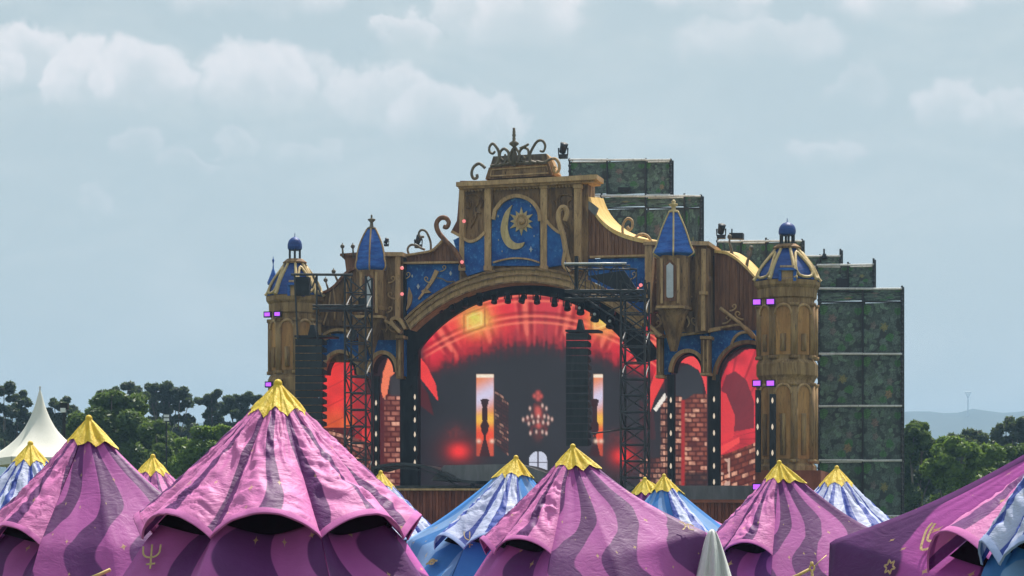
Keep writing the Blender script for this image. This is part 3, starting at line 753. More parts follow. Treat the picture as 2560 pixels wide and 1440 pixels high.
def curl(x, y, s, f, n, mat='tan', w=2.6):
    mb = MB(); vtube(mb, crom([(x - f * 14 * s, y + 9 * s), (x - f * 4 * s, y + 7 * s), (x + f * 5 * s, y), (x + f * 6 * s, y - 8 * s), (x, y - 11 * s), (x - f * 5 * s, y - 6 * s), (x - f * 1 * s, y - 2 * s)], 4), w, n, 5, w * .6); return mb.build('scroll_carving', M[mat], ST, True)


for (x, y, s_, f, n) in ((925, 815, 1, 1, -.6), (950, 815, 1, -1, -.6), (935, 835, .7, 1, -.6), (978, 822, .8, -1, .3), (820, 842, .9, 1, -.7), (872, 842, .9, -1, -.7), (1700, 806, 1, 1, -.2), (1735, 806, 1, -1, -.2), (1645, 812, .9, 1, -.5),
                         (1715, 690, .9, 1, -.1), (1720, 735, .8, -1, -.1), (1820, 800, 1, 1, -1.3), (1845, 790, 1, -1, -1.3), (1835, 770, .8, 1, -1.3), (1645, 700, .9, 1, -1.0), (982, 700, .8, 1, .35), (976, 740, .8, -1, .35), (975, 775, .7, 1, .35)):
    curl(x, y, s_, f, n)
for (x, y, s_, f) in ((1020, 690, .8, 1), (1066, 700, .7, -1), (1110, 672, .7, 1), (1500, 668, .8, 1), (1530, 690, .8, -1), (1585, 690, .9, 1), (1560, 668, .7, -1), (1592, 745, .8, -1)): curl(x, y, s_, f, -.45, 'gold', 1.6)

# dark lamp columns with rows of bulbs standing in front of the pictures
def lamp_column(x0, x1, y0, y1, n, ys, parent=ST):
    c = one(rect, x0, y0, x1, y1, n, .4, name='lamp_column', mat='dark', parent=parent)
    for y in ys:
        mb = MB(); p = S((x0 + x1) / 2, y, n + .1); mb.lathe(p, [(.01, p.z + .20), (.06, p.z + .08), (.075, p.z - .06), (.01, p.z - .20)], 8); mb.build('bulb', M['bulb'], c, True)


lamp_column(934, 946, 940, 1240, -.6, (1007, 1045, 1085, 1123, 1158))
lamp_column(1030, 1044, 940, 1240, -.9, (992, 1020, 1050, 1086, 1122, 1156))
lamp_column(1668, 1686, 936, 1240, -.8, (1000, 1040, 1083, 1124, 1165, 1205))
lamp_column(1770, 1800, 936, 1240, -1.0, (998, 1040, 1082, 1124, 1165, 1205))
lamp_column(1888, 1900, 975, 1180, 4.0, (1001, 1067, 1132)); lamp_column(1924, 1938, 985, 1180, 4.0, (1001, 1067, 1132))

# --- stage floor, skirt and low canopy
part('stage_floor', 'grey', ST, (rect, (800, 1214, 1900, 1262, 1.5, 14)))
part('canopy_deck', 'grey', ST, (poly, ([(1078, 1200), (1110, 1163), (1300, 1160), (1400, 1195), (1400, 1206)], 5.0, 5)))
cp = crom([(928, 1172), (960, 1163), (1010, 1160), (1062, 1167), (1110, 1184), (1140, 1200), (1190, 1206)], 5)
part('curved_canopy', 'canopy', ST, (ribbon, (cp, 7, 6.2, 4)), (ribbon, ([(x, y + 9 + (x - 928) * .02) for x, y in cp], 3, 6.0, .3)))
part('canopy_leg', 'black', ST, (rect, (934, 1172, 942, 1230, 6, .3)))
part('canopy_leg', 'black', ST, (rect, (1176, 1204, 1184, 1240, 6, .3)))
part('base_wall', 'dark', ST, (rect, (700, 1262, 2040, 1476, 1.2, 2)))
for i, x in enumerate(range(985, 1205, 8)):
    mb = MB(); poly(mb, [(x, 1474), (x + 7, 1474), (x + 7, 1224 + .4 * (i % 3)), (x, 1224 + .4 * (i % 3))], 9 + (.06 if i % 2 else -.06), .3); mb.build('skirt_board', M['corr'], ST)
part('skirt_rail', 'tan', ST, (rect, (980, 1221, 1208, 1226, 9.3, .5)))
for i, x in enumerate(range(1210, 1905, 9)):
    mb = MB(); poly(mb, [(x, 1474), (x + 8, 1474), (x + 8, 1256), (x, 1256)], 9 + (.06 if i % 2 else -.06), .3); mb.build('skirt_board', M['corr'], ST)
part('skirt_rail', 'corr', ST, (rect, (1208, 1249, 1910, 1257, 9.3, .6)))
part('tower_plinth', 'corr', ST, (rect, (1888, 1176, 2052, 1476, 3.6, 4)))


# ------------------------------------------------------------------ LED screens (a continuous picture, drawn as plain data)
X0, X1, Y0, Y1, STEP = 790, 1910, 716, 1256, 2.0
xs = np.arange(X0, X1 + 1, STEP); ys = np.arange(Y0, Y1 + 1, STEP); GX, GY = np.meshgrid(xs, ys)
rs_ = np.random.RandomState(4)


def vnoise(sx, sy, seed=0):
    r = np.random.RandomState(seed); h, w = int((Y1 - Y0) / sy) + 3, int((X1 - X0) / sx) + 3; a = r.rand(h, w)
    fx = (GX - X0) / sx; fy = (GY - Y0) / sy; ix = fx.astype(int); iy = fy.astype(int); tx = fx - ix; ty = fy - iy; tx = tx * tx * (3 - 2 * tx); ty = ty * ty * (3 - 2 * ty)
    return (a[iy, ix] * (1 - tx) + a[iy, ix + 1] * tx) * (1 - ty) + (a[iy + 1, ix] * (1 - tx) + a[iy + 1, ix + 1] * tx) * ty


def lin(c): c = np.array(c) / 255.; return np.where(c < .04, c / 12.9, ((c + .055) / 1.055) ** 2.4)


IMG = np.ones(GX.shape + (3,)) * lin((44, 41, 47))
IMG *= (0.9 + .2 * vnoise(60, 60, 1))[..., None]


def blend(c, a): global IMG; a = np.clip(a, 0, 1)[..., None]; IMG = IMG * (1 - a) + lin(c) * a
def sstep(x, a, b): t = np.clip((x - a) / (b - a), 0, 1); return t * t * (3 - 2 * t)
def inpoly(pts):
    ins = np.zeros(GX.shape, bool); j = len(pts) - 1
    for i in range(len(pts)):
        xi, yi = pts[i]; xj, yj = pts[j]
        c = ((yi > GY) != (yj > GY)) & (GX < (xj - xi) * (GY - yi) / ((yj - yi) or 1e-9) + xi); ins ^= c; j = i
    return ins.astype(float)
def gauss(x, y, rx, ry=None): return np.exp(-((GX - x) / rx) ** 2 - ((GY - y) / (ry or rx)) ** 2)
def box_(x0, y0, x1, y1, s=2): return sstep(GX, x0 - s, x0 + s) * (1 - sstep(GX, x1 - s, x1 + s)) * sstep(GY, y0 - s, y0 + s) * (1 - sstep(GY, y1 - s, y1 + s))
def bricks(mask, bw, bh, hi, lo, slope=0, seed=5, gap=.22):
    r = np.random.RandomState(seed); yy = GY + slope * (GX - 1800); row = np.floor(yy / bh).astype(int); xx = GX + (row % 2) * bw * .5; colx = np.floor(xx / bw).astype(int)
    tab = r.rand(400, 400); rv = tab[row % 400, colx % 400]
    fy = yy / bh - row; fx = xx / bw - colx
    m = sstep(fy, gap * .5, gap) * (1 - sstep(fy, 1 - gap, 1 - gap * .5)) * sstep(fx, gap * .3, gap * .6) * (1 - sstep(fx, 1 - gap * .6, 1 - gap * .3))
    lo = (lo[0] * .7, lo[1] * .7, lo[2] * .7); blend(lo, mask * .92); gr = vnoise(5, 5, seed + 40); lg = vnoise(22, 40, seed + 80)
    blend(hi, mask * m * np.clip(.1 + .9 * rv, 0, 1) * (.5 + .5 * gr) * (.3 + 1.0 * lg)); blend((245, 190, 160), mask * m * (rv > .7) * gr * .8)


central = ((GX > 1044) & (GX < 1662)) * 1.0
st_ = vnoise(6, 46, 3); n1 = vnoise(26, 26, 8); n2 = vnoise(7, 7, 12); n3 = vnoise(14, 40, 19)
ysm = 850 + ((GX - 1335) / 300.) ** 2 * 105; dvs = ysm - GY; dv = dvs + 22 * (st_ - .5) + 14 * (n2 - .5)
# direction lines of the coffers run to a point below; courses follow the curve
fan = np.degrees(np.arctan2(GX - 1335, 1190 - GY)); side = (1 - sstep(GY, 900, 990)) * sstep(GX, 1046, 1085 + 14 * n2) * central
vault = sstep(dv, -22, 26) * side
blend((96, 22, 34), sstep(dv, -45, 8) * side * .8); blend((206, 34, 52), vault); blend((252, 56, 74), vault * sstep(dv, 14, 60) * (.55 + .45 * n1)); blend((150, 28, 48), vault * sstep(n3, .55, .9) * .55 * (1 - sstep(dv, 40, 110)))
blend((150, 70, 74), vault * np.exp(-((GX - 1370) / 90.) ** 2) * .45)
cf = np.abs(((fan + 3) % 15) - 7.5)
for c_, wd, off_, al in (((255, 128, 104), .75, 7.2, .7), ((120, 14, 30), .9, 5.6, .65), ((255, 110, 96), .5, 4.2, .35)): blend(c_, vault * np.exp(-((cf - off_) / wd) ** 2) * al * sstep(dv, 0, 30))
for q_ in (44, 60, 98, 112, 146): blend((255, 134, 106), vault * np.exp(-((dvs - q_) / 3.0) ** 2) * .65); blend((120, 14, 30), vault * np.exp(-((dvs - q_ - 9) / 4) ** 2) * .6)
for (x, y, rx) in ((1190, 800, 50), (1508, 800, 46)):
    blend((255, 120, 60), gauss(x, y + 4, rx * 1.05, 40) * vault * (.55 + .45 * n1)); blend((248, 222, 110), gauss(x, y, rx * .62, 26) * vault * (.6 + .6 * n2)); blend((190, 190, 60), gauss(x - 6, y - 8, rx * .35, 14) * vault * .5)
    blend((150, 90, 40), np.exp(-((np.maximum(np.abs(GX - x + 4) / 26, np.abs(GY - y + (GX - x) * .35) / 24) - 1) / .09) ** 2) * gauss(x, y, 60) * vault * .85); blend((255, 236, 150), np.exp(-((np.maximum(np.abs(GX - x + 4) / 17, np.abs(GY - y + (GX - x) * .35) / 15) - 1) / .12) ** 2) * gauss(x, y, 50) * vault * .6)
blend((250, 66, 66), inpoly([(1046, 888), (1068, 915), (1090, 962), (1096, 1004), (1064, 962), (1046, 940)]) * (.75 + .25 * n1))
blend((250, 66, 66), inpoly([(1646, 905), (1660, 905), (1660, 950), (1636, 1000), (1622, 1040), (1618, 990)]) * (.8 + .2 * n1))
blend((90, 30, 36), inpoly([(1046, 945), (1070, 985), (1085, 1040), (1046, 1010)]) * .8)
# tall bright windows with an hourglass standing before them
for (xa, xb, hg) in ((1191, 1234, 1212), (1484, 1507, 1487)):
    m = box_(xa, 936, xb, 1104, 1.5)
    blend((235, 130, 60), m); blend((214, 206, 232), m * np.exp(-((GY - 1000 + (GX - xa) * .5) / 32) ** 2)); blend((246, 196, 70), m * np.exp(-((GY - 1048) / 16) ** 2) * .9)
    blend((242, 80, 52), m * sstep(GY, 1055, 1085)); blend((250, 236, 214), box_(xa, 936, xb, 944, 1))
    blend((230, 90, 60), box_(xa, 1102, xb, 1140, 2) * .8 * (1 - sstep(np.abs(GX - hg), 6, 16) * 0))
    wv = np.interp(GY, [995, 1000, 1012, 1018, 1040, 1052, 1062, 1078, 1090, 1100, 1140], [0, 11, 8, 6, 7, 6, 11, 9, 3, 4, 14], left=0, right=0)
    blend((52, 18, 24), (np.abs(GX - hg) < wv) * (GY > 996) * (GY < 1142) * 1.0)
    blend((250, 215, 190), gauss(xa + 6, 1103, 5) + gauss(xb - 4, 1103, 5))
bricks(inpoly([(1238, 968), (1272, 1008), (1272, 1142), (1238, 1108)]) * .55, 12, 9, (150, 70, 62), (70, 28, 32), -.6, 9)
for (x, y) in ((1147, 1128), (1556, 1140)):
    blend((120, 30, 34), gauss(x, y, 46, 40) * .8); blend((250, 52, 52), gauss(x, y, 22, 17) * 1.1)
    blend((120, 50, 50), gauss(x - 10, y - 45, 22, 20) * n2 * .8)
# chandelier
cw = np.interp(GY, [975, 985, 1000, 1020, 1040, 1050, 1062, 1080, 1092, 1104], [5, 12, 8, 15, 28, 40, 34, 20, 14, 2], left=0, right=0)
cm = (np.abs(GX - 1345) < cw) * 1.0
blend((112, 46, 48), cm * sstep(n2, .35, .8) * .75)
for (x, y, q_) in ((1345, 984, 5), (1336, 990, 4), (1353, 991, 4), (1345, 996, 5), (1344, 1024, 7), (1346, 1034, 8), (1347, 1064, 6)): blend((214, 92, 84), gauss(x, y, q_, q_ * 1.3) * .9)
for (x, y) in ((1325, 1021), (1366, 1021), (1356, 1014), (1308, 1049), (1319, 1044), (1330, 1041), (1346, 1041), (1361, 1041), (1371, 1044), (1380, 1048), (1322, 1059), (1334, 1055), (1345, 1054), (1358, 1056), (1370, 1058), (1326, 1083), (1341, 1080), (1356, 1080), (1366, 1083)):
    blend((240, 196, 182), gauss(x, y, 2.6, 4.6))
blend((120, 60, 56), gauss(1345, 1092, 10, 12) * .5)
# bright arched window low in the middle
wm = np.maximum(box_(1323, 1150, 1368, 1196, 1), ((((GX - 1345.5) / 22.5) ** 2 + ((GY - 1150) / 22) ** 2) < 1) * 1.0)
blend((206, 210, 228), wm); blend((70, 60, 74), wm * ((np.abs(GX - 1345.5) < 1.6) | (np.abs(GY - 1156) < 1.6)))
# left side pictures
blend((86, 24, 30), (GX < 1044) * (GY > 860) * 1.0)
la = inpoly([(808, 1070), (808, 960), (818, 925), (840, 898), (870, 884), (892, 890), (892, 1070)])
blend((250, 62, 58), la); blend((252, 120, 50), la * sstep(GY, 1000, 1070) * .8); blend((150, 26, 34), la * n1 * .6); blend((120, 24, 30), la * sstep(GX, 858, 892) * .5); blend((140, 24, 30), la * (np.abs((GX * .5 + GY) % 46 - 23) > 21.5) * .5)
blend((170, 36, 42), inpoly([(888, 890), (928, 930), (928, 1130), (888, 1100)]) * (.7 + .3 * n1)); blend((235, 60, 52), inpoly([(905, 1060), (930, 1080), (930, 1140), (905, 1120)]) * .8)
bricks(inpoly([(806, 1066), (932, 1110), (932, 1230), (806, 1230)]) * 1.0, 20, 12, (215, 130, 112), (90, 26, 28), -.25, 3)
blend((40, 28, 32), inpoly([(918, 895), (1010, 895), (1010, 985), (918, 985)]) * .9)
blend((250, 130, 92), inpoly([(972, 890), (990, 905), (992, 925), (975, 945), (968, 985), (958, 995), (952, 975), (958, 930)]) * .95)
blend((235, 60, 62), inpoly([(966, 930), (990, 925), (978, 960), (976, 985), (962, 990)]) * .0)
bricks(inpoly([(962, 992), (1014, 992), (1014, 1240), (962, 1240)]) * 1.0, 23, 13, (228, 150, 128), (120, 34, 34), 0, 6)
blend((240, 88, 82), box_(1013, 992, 1023, 1180, 2) * .95); bricks(box_(1022, 992, 1046, 1240, 1), 22, 15, (212, 140, 118), (96, 28, 30), 0, 16)
blend((62, 58, 62), box_(975, 940, 1030, 990, 4) * .9)
# right side pictures
blend((60, 34, 40), (GX > 1662) * (GY > 850) * 1.0)
blend((246, 78, 80), inpoly([(1696, 905), (1712, 890), (1740, 888), (1762, 905), (1768, 935), (1766, 985), (1758, 950), (1746, 925), (1722, 910)]) * .95)
blend((54, 54, 60), inpoly([(1690, 1000), (1690, 935), (1704, 916), (1726, 912), (1748, 930), (1757, 960), (1757, 1000)]))
bricks(inpoly([(1600, 1150), (1668, 1140), (1668, 1250), (1600, 1250)]) * .9, 13, 13, (205, 120, 100), (74, 28, 32), 0, 26)
bricks(box_(1652, 990, 1668, 1240, 1), 16, 15, (212, 140, 118), (90, 28, 30), 0, 36)
bricks(box_(1688, 990, 1704, 1240, 1), 16, 15, (212, 140, 118), (90, 28, 30), 0, 46)
bricks(inpoly([(1712, 1000), (1735, 985), (1768, 985), (1768, 1240), (1712, 1240)]) * 1.0, 20, 12, (226, 136, 110), (110, 34, 34), 0, 56); blend((170, 44, 46), box_(1703, 1000, 1712, 1240, 2))
blend((40, 26, 30), box_(1712, 1180, 1768, 1240, 3) * .8)
big = inpoly([(1796, 1140), (1800, 955), (1822, 905), (1862, 876), (1900, 868), (1910, 868), (1910, 1110)])
blend((244, 60, 74), big); blend((150, 34, 48), big * n1 * .75); blend((120, 26, 40), big * sstep(np.abs(((np.degrees(np.arctan2(GX - 1800, 1100 - GY))) % 11) - 5.5), 4.2, 5.2) * .6)
blend((110, 40, 52), inpoly([(1800, 1085), (1802, 975), (1816, 938), (1838, 928), (1866, 950), (1884, 1000), (1886, 1070)]) * .92); blend((232, 60, 68), inpoly([(1800, 975), (1816, 985), (1838, 1040), (1834, 1092), (1800, 1110)]) * .9)
blend((250, 78, 78), inpoly([(1798, 1118), (1850, 1092), (1850, 1106), (1798, 1140)]) * .9)
bricks(inpoly([(1796, 1142), (1910, 1098), (1910, 1250), (1796, 1250)]), 18, 14, (206, 112, 84), (120, 42, 36), .36, 66); blend((240, 200, 180), inpoly([(1800, 1150), (1826, 1145), (1826, 1240), (1800, 1240)]) * (vnoise(9, 13, 77) > .45) * .6)
blend((245, 236, 225), inpoly([(1662, 982), (1668, 992), (1640, 1030), (1634, 1022)])); blend((90, 30, 36), inpoly([(1600, 1000), (1634, 1030), (1640, 1100), (1600, 1100)]) * .4)
# fine pixel shimmer of the LED wall
IMG *= (0.92 + .16 * rs_.rand(*GX.shape))[..., None]


def screen(x0, x1, y0, y1, n, label):
    i0 = int((x0 - X0) / STEP); i1 = int((x1 - X0) / STEP); j0 = int((y0 - Y0) / STEP); j1 = int((y1 - Y0) / STEP)
    loc = S((x0 + x1) / 2, y1, n)
    mb = MB()
    for j in range(j0, j1 + 1):
        for i in range(i0, i1 + 1): mb.v.append(tuple(S(xs[i], ys[j], n) - loc))
    w = i1 - i0 + 1; h = j1 - j0 + 1
    mb.f = [(j * w + i, (j + 1) * w + i, (j + 1) * w + i + 1, j * w + i + 1) for j in range(h - 1) for i in range(w - 1)]
    o = mb.build('led_screen', M['screen'], recalc=False); o.location = loc
    a = o.data.color_attributes.new('print', 'FLOAT_COLOR', 'POINT'); c = np.ones((w * h, 4), np.float32); c[:, :3] = IMG[j0:j1 + 1, i0:i1 + 1].reshape(-1, 3); a.data.foreach_set('color', c.ravel())
    tag(o, label, 'video screen')
    mb = MB(); p = [S(x0 - 2, y0 - 2, n - .08), S(x1 + 2, y0 - 2, n - .08), S(x1 + 2, y1 + 2, n - .08), S(x0 - 2, y1 + 2, n - .08)]
    mb.prism([q - loc for q in p], N * -.35); f = mb.build('screen_housing', M['black']); f.parent = o
    return o


screen(1020, 1664, 720, 1250, -3.2, 'wide video wall under the great arch showing a glowing red vault and a chandelier')
screen(800, 930, 830, 1236, -2.6, 'tall video screen in the outer left arcade glowing plain red above bricks')
screen(932, 1018, 850, 1240, -2.8, 'narrow video screen in the inner left arcade showing a lit brick pillar')
screen(1666, 1776, 846, 1246, -2.8, 'video screen in the inner right arcade showing brick pillars below a dark round arch')
screen(1778, 1906, 846, 1250, -2.6, 'video screen beside the right corner tower showing a red vault over a slanting brick wall')


# ------------------------------------------------------------------ lamps on the stage
def moving_head(px, py, s, label, n, hang=True, lens=True, tilt=0, group=None):
    k = K(px, n) * s; p = S(px, py, n); q = -1 if hang else 1
    T = thing('stage_lamp', p + Z * (-q * 22 * k), label, 'stage light', group)
    c = Vector((U.x, U.y, 0))
    mb = MB(); mb.box(p - Z * (q * 17 * k), c * 9 * k, N * 7 * k, Z * 4 * k); mb.build('base', M['black'], T)
    mb = MB(); mb.tube([p + c * 10 * k + Z * q * 2 * k, p - Z * (q * 13 * k) + c * 10 * k, p - Z * (q * 13 * k) - c * 10 * k, p - c * 10 * k + Z * q * 2 * k], 2 * k, 5); mb.build('yoke', M['black'], T)
    d = (N * math.cos(R(tilt)) * .5 + Z * q * .9 + c * math.sin(R(tilt))).normalized()
    mb = MB(); mb.tube([p - d * 10 * k, p - d * 8 * k, p + d * 6 * k, p + d * 12 * k], lambda t: (6 + 3.2 * t) * k, 10); h = mb.build('head', M['black'], T, True)
    if lens: mb = MB(); mb.ball(p + N * 9.5 * k + Z * -q * 1 * k, 3.2 * k, 8); mb.build('lens', M['lens'], T, True)


row = [(1102, 772, .7), (1130, 768, .75), (1162, 758, .85), (1200, 752, .9), (1236, 748, .9), (1270, 746, .95), (1307, 746, .95), (1342, 748, .95), (1386, 754, .95), (1418, 764, 1.0), (1451, 772, 1.15), (1489, 788, 1.25), (1527, 805, 1.25), (1565, 826, 1.25)]
ORD = ['first', 'second', 'third', 'fourth', 'fifth', 'sixth', 'seventh', 'eighth', 'ninth', 'tenth', 'eleventh', 'twelfth', 'thirteenth', 'fourteenth']
for i, (x, y, s) in enumerate(row): moving_head(x, y, s, f'black moving lamp hanging under the great arch, {ORD[i]} from the left', -.4, True, i > 9, rnd.uniform(-14, 14), 'moving lamps hung along the great arch')
moving_head(1408, 372, 1.15, 'dark moving lamp upright on top of the scaffold beside the crest', -2.5, False, False, 20)
moving_head(1803, 574, 1.1, 'dark moving lamp standing on the wall top left of the right corner tower', -2, False, False, 15)
moving_head(1046, 600, .95, 'dark moving lamp standing on the left shoulder behind an iron scroll', -1.4, False, False, 30)
moving_head(966, 603, .6, 'small lamp poking out behind the left pointed blue turret', -1.5, False, False, 25)


def violet(px, py, n, label, w=11, h=7):
    p = S(px, py, n); k = K(px, n); T = thing('violet_lamp', p, label, 'stage light', 'violet lamps on the corner towers')
    mb = MB(); mb.box(p - N * .12, U * (w + 3) * k, N * .12, Z * (h + 3) * k); mb.build('housing', M['black'], T)
    mb = MB(); mb.box(p + N * .02, U * w * k, N * .03, Z * h * k); mb.build('light_face', M['violet'], T)


for (x, y, n, l) in ((1892, 755, 4, 'violet lamp high on the right corner tower, left of its pair'), (1926, 754, 4, 'violet lamp high on the right corner tower, right of its pair'),
                     (1892, 958, 4, 'violet lamp halfway up the right corner tower, left of its pair'), (1926, 958, 4, 'violet lamp halfway up the right corner tower, right of its pair'),
                     (1892, 1217, 4, 'violet lamp low at the foot of the right corner tower'),
                     (668, 786, 2.2, 'violet lamp high on the left corner tower, outer one of its pair'), (693, 785, 2.2, 'violet lamp high on the left corner tower, inner one of its pair'),
                     (671, 961, 2.2, 'violet lamp lower on the left tower just left of the yellow tent tip'), (695, 957, 2.2, 'violet lamp lower on the left tower right behind the yellow tent tip')):
    s_ = 1 if x > 1000 else .75; violet(x, y, n, l, 9 * s_, 6 * s_)
p = S(1838, 590, -3); T = thing('equipment_case', p, 'dark boxy device on the wall top beside a moving lamp', 'equipment box')
part('case', 'black', T, (rect, (1823, 582, 1857, 597, -3, .6))); part('aerial', 'black', T, (rect, (1828, 572, 1831, 582, -3, .1)))
p = S(2060, 636, -7); T = thing('small_lamp', p, 'small dark lamp on the scaffold rail right of the right onion dome', 'stage light')
part('lamp_head', 'black', T, (poly, ([(2053, 646), (2068, 646), (2064, 634), (2057, 634)], -7, .4))); part('lamp_spigot', 'black', T, (rect, (2058, 622, 2062, 634, -7, .1)))


# ------------------------------------------------------------------ trusses and loudspeakers
def lattice(mb, x0, x1, y0, y1, n, depth, step, vertical=True, r=.05):
    L = (y1 - y0) if vertical else (x1 - x0); m = max(1, round(L / step))
    def pt(a, b, d): return S(x0 + (x1 - x0) * a, y0 + (y1 - y0) * b, n) - N * depth * d
    for a in (0, 1):
        for d in (0, 1): mb.tube([pt(a, 0, d), pt(a, 1, d)] if vertical else [pt(0, a, d), pt(1, a, d)], r * 1.5, 5)
    for i in range(m):
        t0, t1 = i / m, (i + 1) / m
        for d in (0, 1):
            e = (i + d) % 2
            if vertical: mb.tube([pt(e, t0, d), pt(1 - e, t1, d)], r, 4); mb.tube([pt(0, t1, d), pt(1, t1, d)], r, 4)
            else: mb.tube([pt(t0, e, d), pt(t1, 1 - e, d)], r, 4); mb.tube([pt(t1, 0, d), pt(t1, 1, d)], r, 4)
        for a in (0, 1):
            if vertical: mb.tube([pt(a, t0, i % 2), pt(a, t1, 1 - i % 2)], r, 4)
            else: mb.tube([pt(t0, a, i % 2), pt(t1, a, 1 - i % 2)], r, 4)


def pa_mast(label, mast, arms, n):
    b = S((mast[0] + mast[1]) / 2, YH, n); b.z = 0
    T = thing('truss_tower', b, label, 'truss tower')
    mb = MB(); lattice(mb, *mast, n, 1.4, 42, True, .055); mb.build('mast', M['truss'], T)
    for a in arms:
        mb = MB(); lattice(mb, *a, n, 1.4, 38, False, .055); mb.build('truss_arm', M['truss'], T)
    return T


n_t = 8.0
TT = pa_mast('dark lattice truss tower with a boxy top arm before the right half of the arch', (1552, 1612, 700, 1440), [(1412, 1612, 726, 746)], n_t)
mb = MB(); lattice(mb, 1412, 1575, 664, 730, n_t, 2.2, 30, False, .04); mb.build('head_truss', M['truss'], TT)
mb = MB(); mb.tube([S(1410, 659, n_t), S(1566, 658, n_t)], .065, 6); mb.build('top_tube', M['steel'], TT, True)
part('winch_box', 'black', TT, (rect, (1436, 640, 1444, 730, n_t - .3, .3)), (poly, ([(1470, 690), (1560, 676), (1600, 735), (1585, 742), (1540, 725)], n_t - 1.2, .2)))
for p_, q_ in (((1478, 1084), (1612, 1066)), ((1462, 745), (1620, 850)), ((1520, 778), (1552, 766))): mb = MB(); mb.tube([S(*p_, n_t), S(*q_, n_t)], .055, 5); mb.build('stay_bar', M['truss'], TT)
T2 = pa_mast('dark lattice truss tower with thin arms before the left side arcades', (862, 914, 690, 1440), [(782, 914, 764, 772)], n_t - 2)
mb = MB(); mb.tube([S(728, 686, n_t - 2), S(882, 687, n_t - 2)], .09, 6); mb.tube([S(792, 688, n_t - 2), S(780, 720, n_t - 2)], .06, 5); mb.tube([S(782, 690, n_t - 2), S(805, 742, n_t - 2)], .06, 5); mb.tube([S(736, 688, n_t - 2), S(744, 850, n_t - 2)], .07, 5); mb.tube([S(792, 688, n_t - 2), S(792, 850, n_t - 2)], .07, 5); mb.build('top_arm', M['truss'], T2)
for a_ in ((880, 824, 890, 850, n_t - 2, .3), (896, 745, 912, 765, n_t - 2.2, .3)): part('chain_motor', 'black', T2, (rect, a_))
part('motor_housing', 'black', T2, (rect, (736, 692, 772, 738, n_t - 2.6, .4)))


def line_array(x0, x1, y0, y1, n, cnt, label):
    T = thing('line_array', S((x0 + x1) / 2, y1, n), label, 'loudspeaker', 'hanging loudspeaker stacks')
    part('top_frame', 'black', T, (rect, (x0 - 2, y0 - 8, x1 + 26, y0 - 3, n, 1.4))); w = (x1 - x0)
    part('hoist', 'black', T, (poly, ([(x0 + w * .46, y0 - 8), (x0 + w * .8, y0 - 8), (x0 + w * .68, y0 - 34), (x0 + w * .56, y0 - 34)], n - .5, .5)))
    h = (y1 - y0) / cnt
    for i in range(cnt):
        a = y0 + i * h; sh = -.012 * (i - cnt * .3) ** 2 * .25
        mb = MB(); f = [S(x0, a + h - .8, n + sh), S(x1, a + h - .8, n + sh), S(x1, a + .8, n + sh), S(x0, a + .8, n + sh)]; bk = -N * 1.0
        ins = Z * (-h * .22 * K(x0, n)); vs = f + [f[0] + bk - ins, f[1] + bk - ins, f[2] + bk + ins, f[3] + bk + ins]
        mb.add(vs, [(0, 1, 2, 3), (7, 6, 5, 4), (0, 4, 5, 1), (1, 5, 6, 2), (2, 6, 7, 3), (3, 7, 4, 0)]); mb.build('speaker_cabinet', M['speaker'], T)


line_array(1415, 1470, 832, 1116, n_t - .6, 15, 'tall black loudspeaker stack hanging in front of the wide video wall')
line_array(738, 806, 846, 1124, n_t - 2.6, 15, 'black loudspeaker stack hanging in front of the left corner tower')


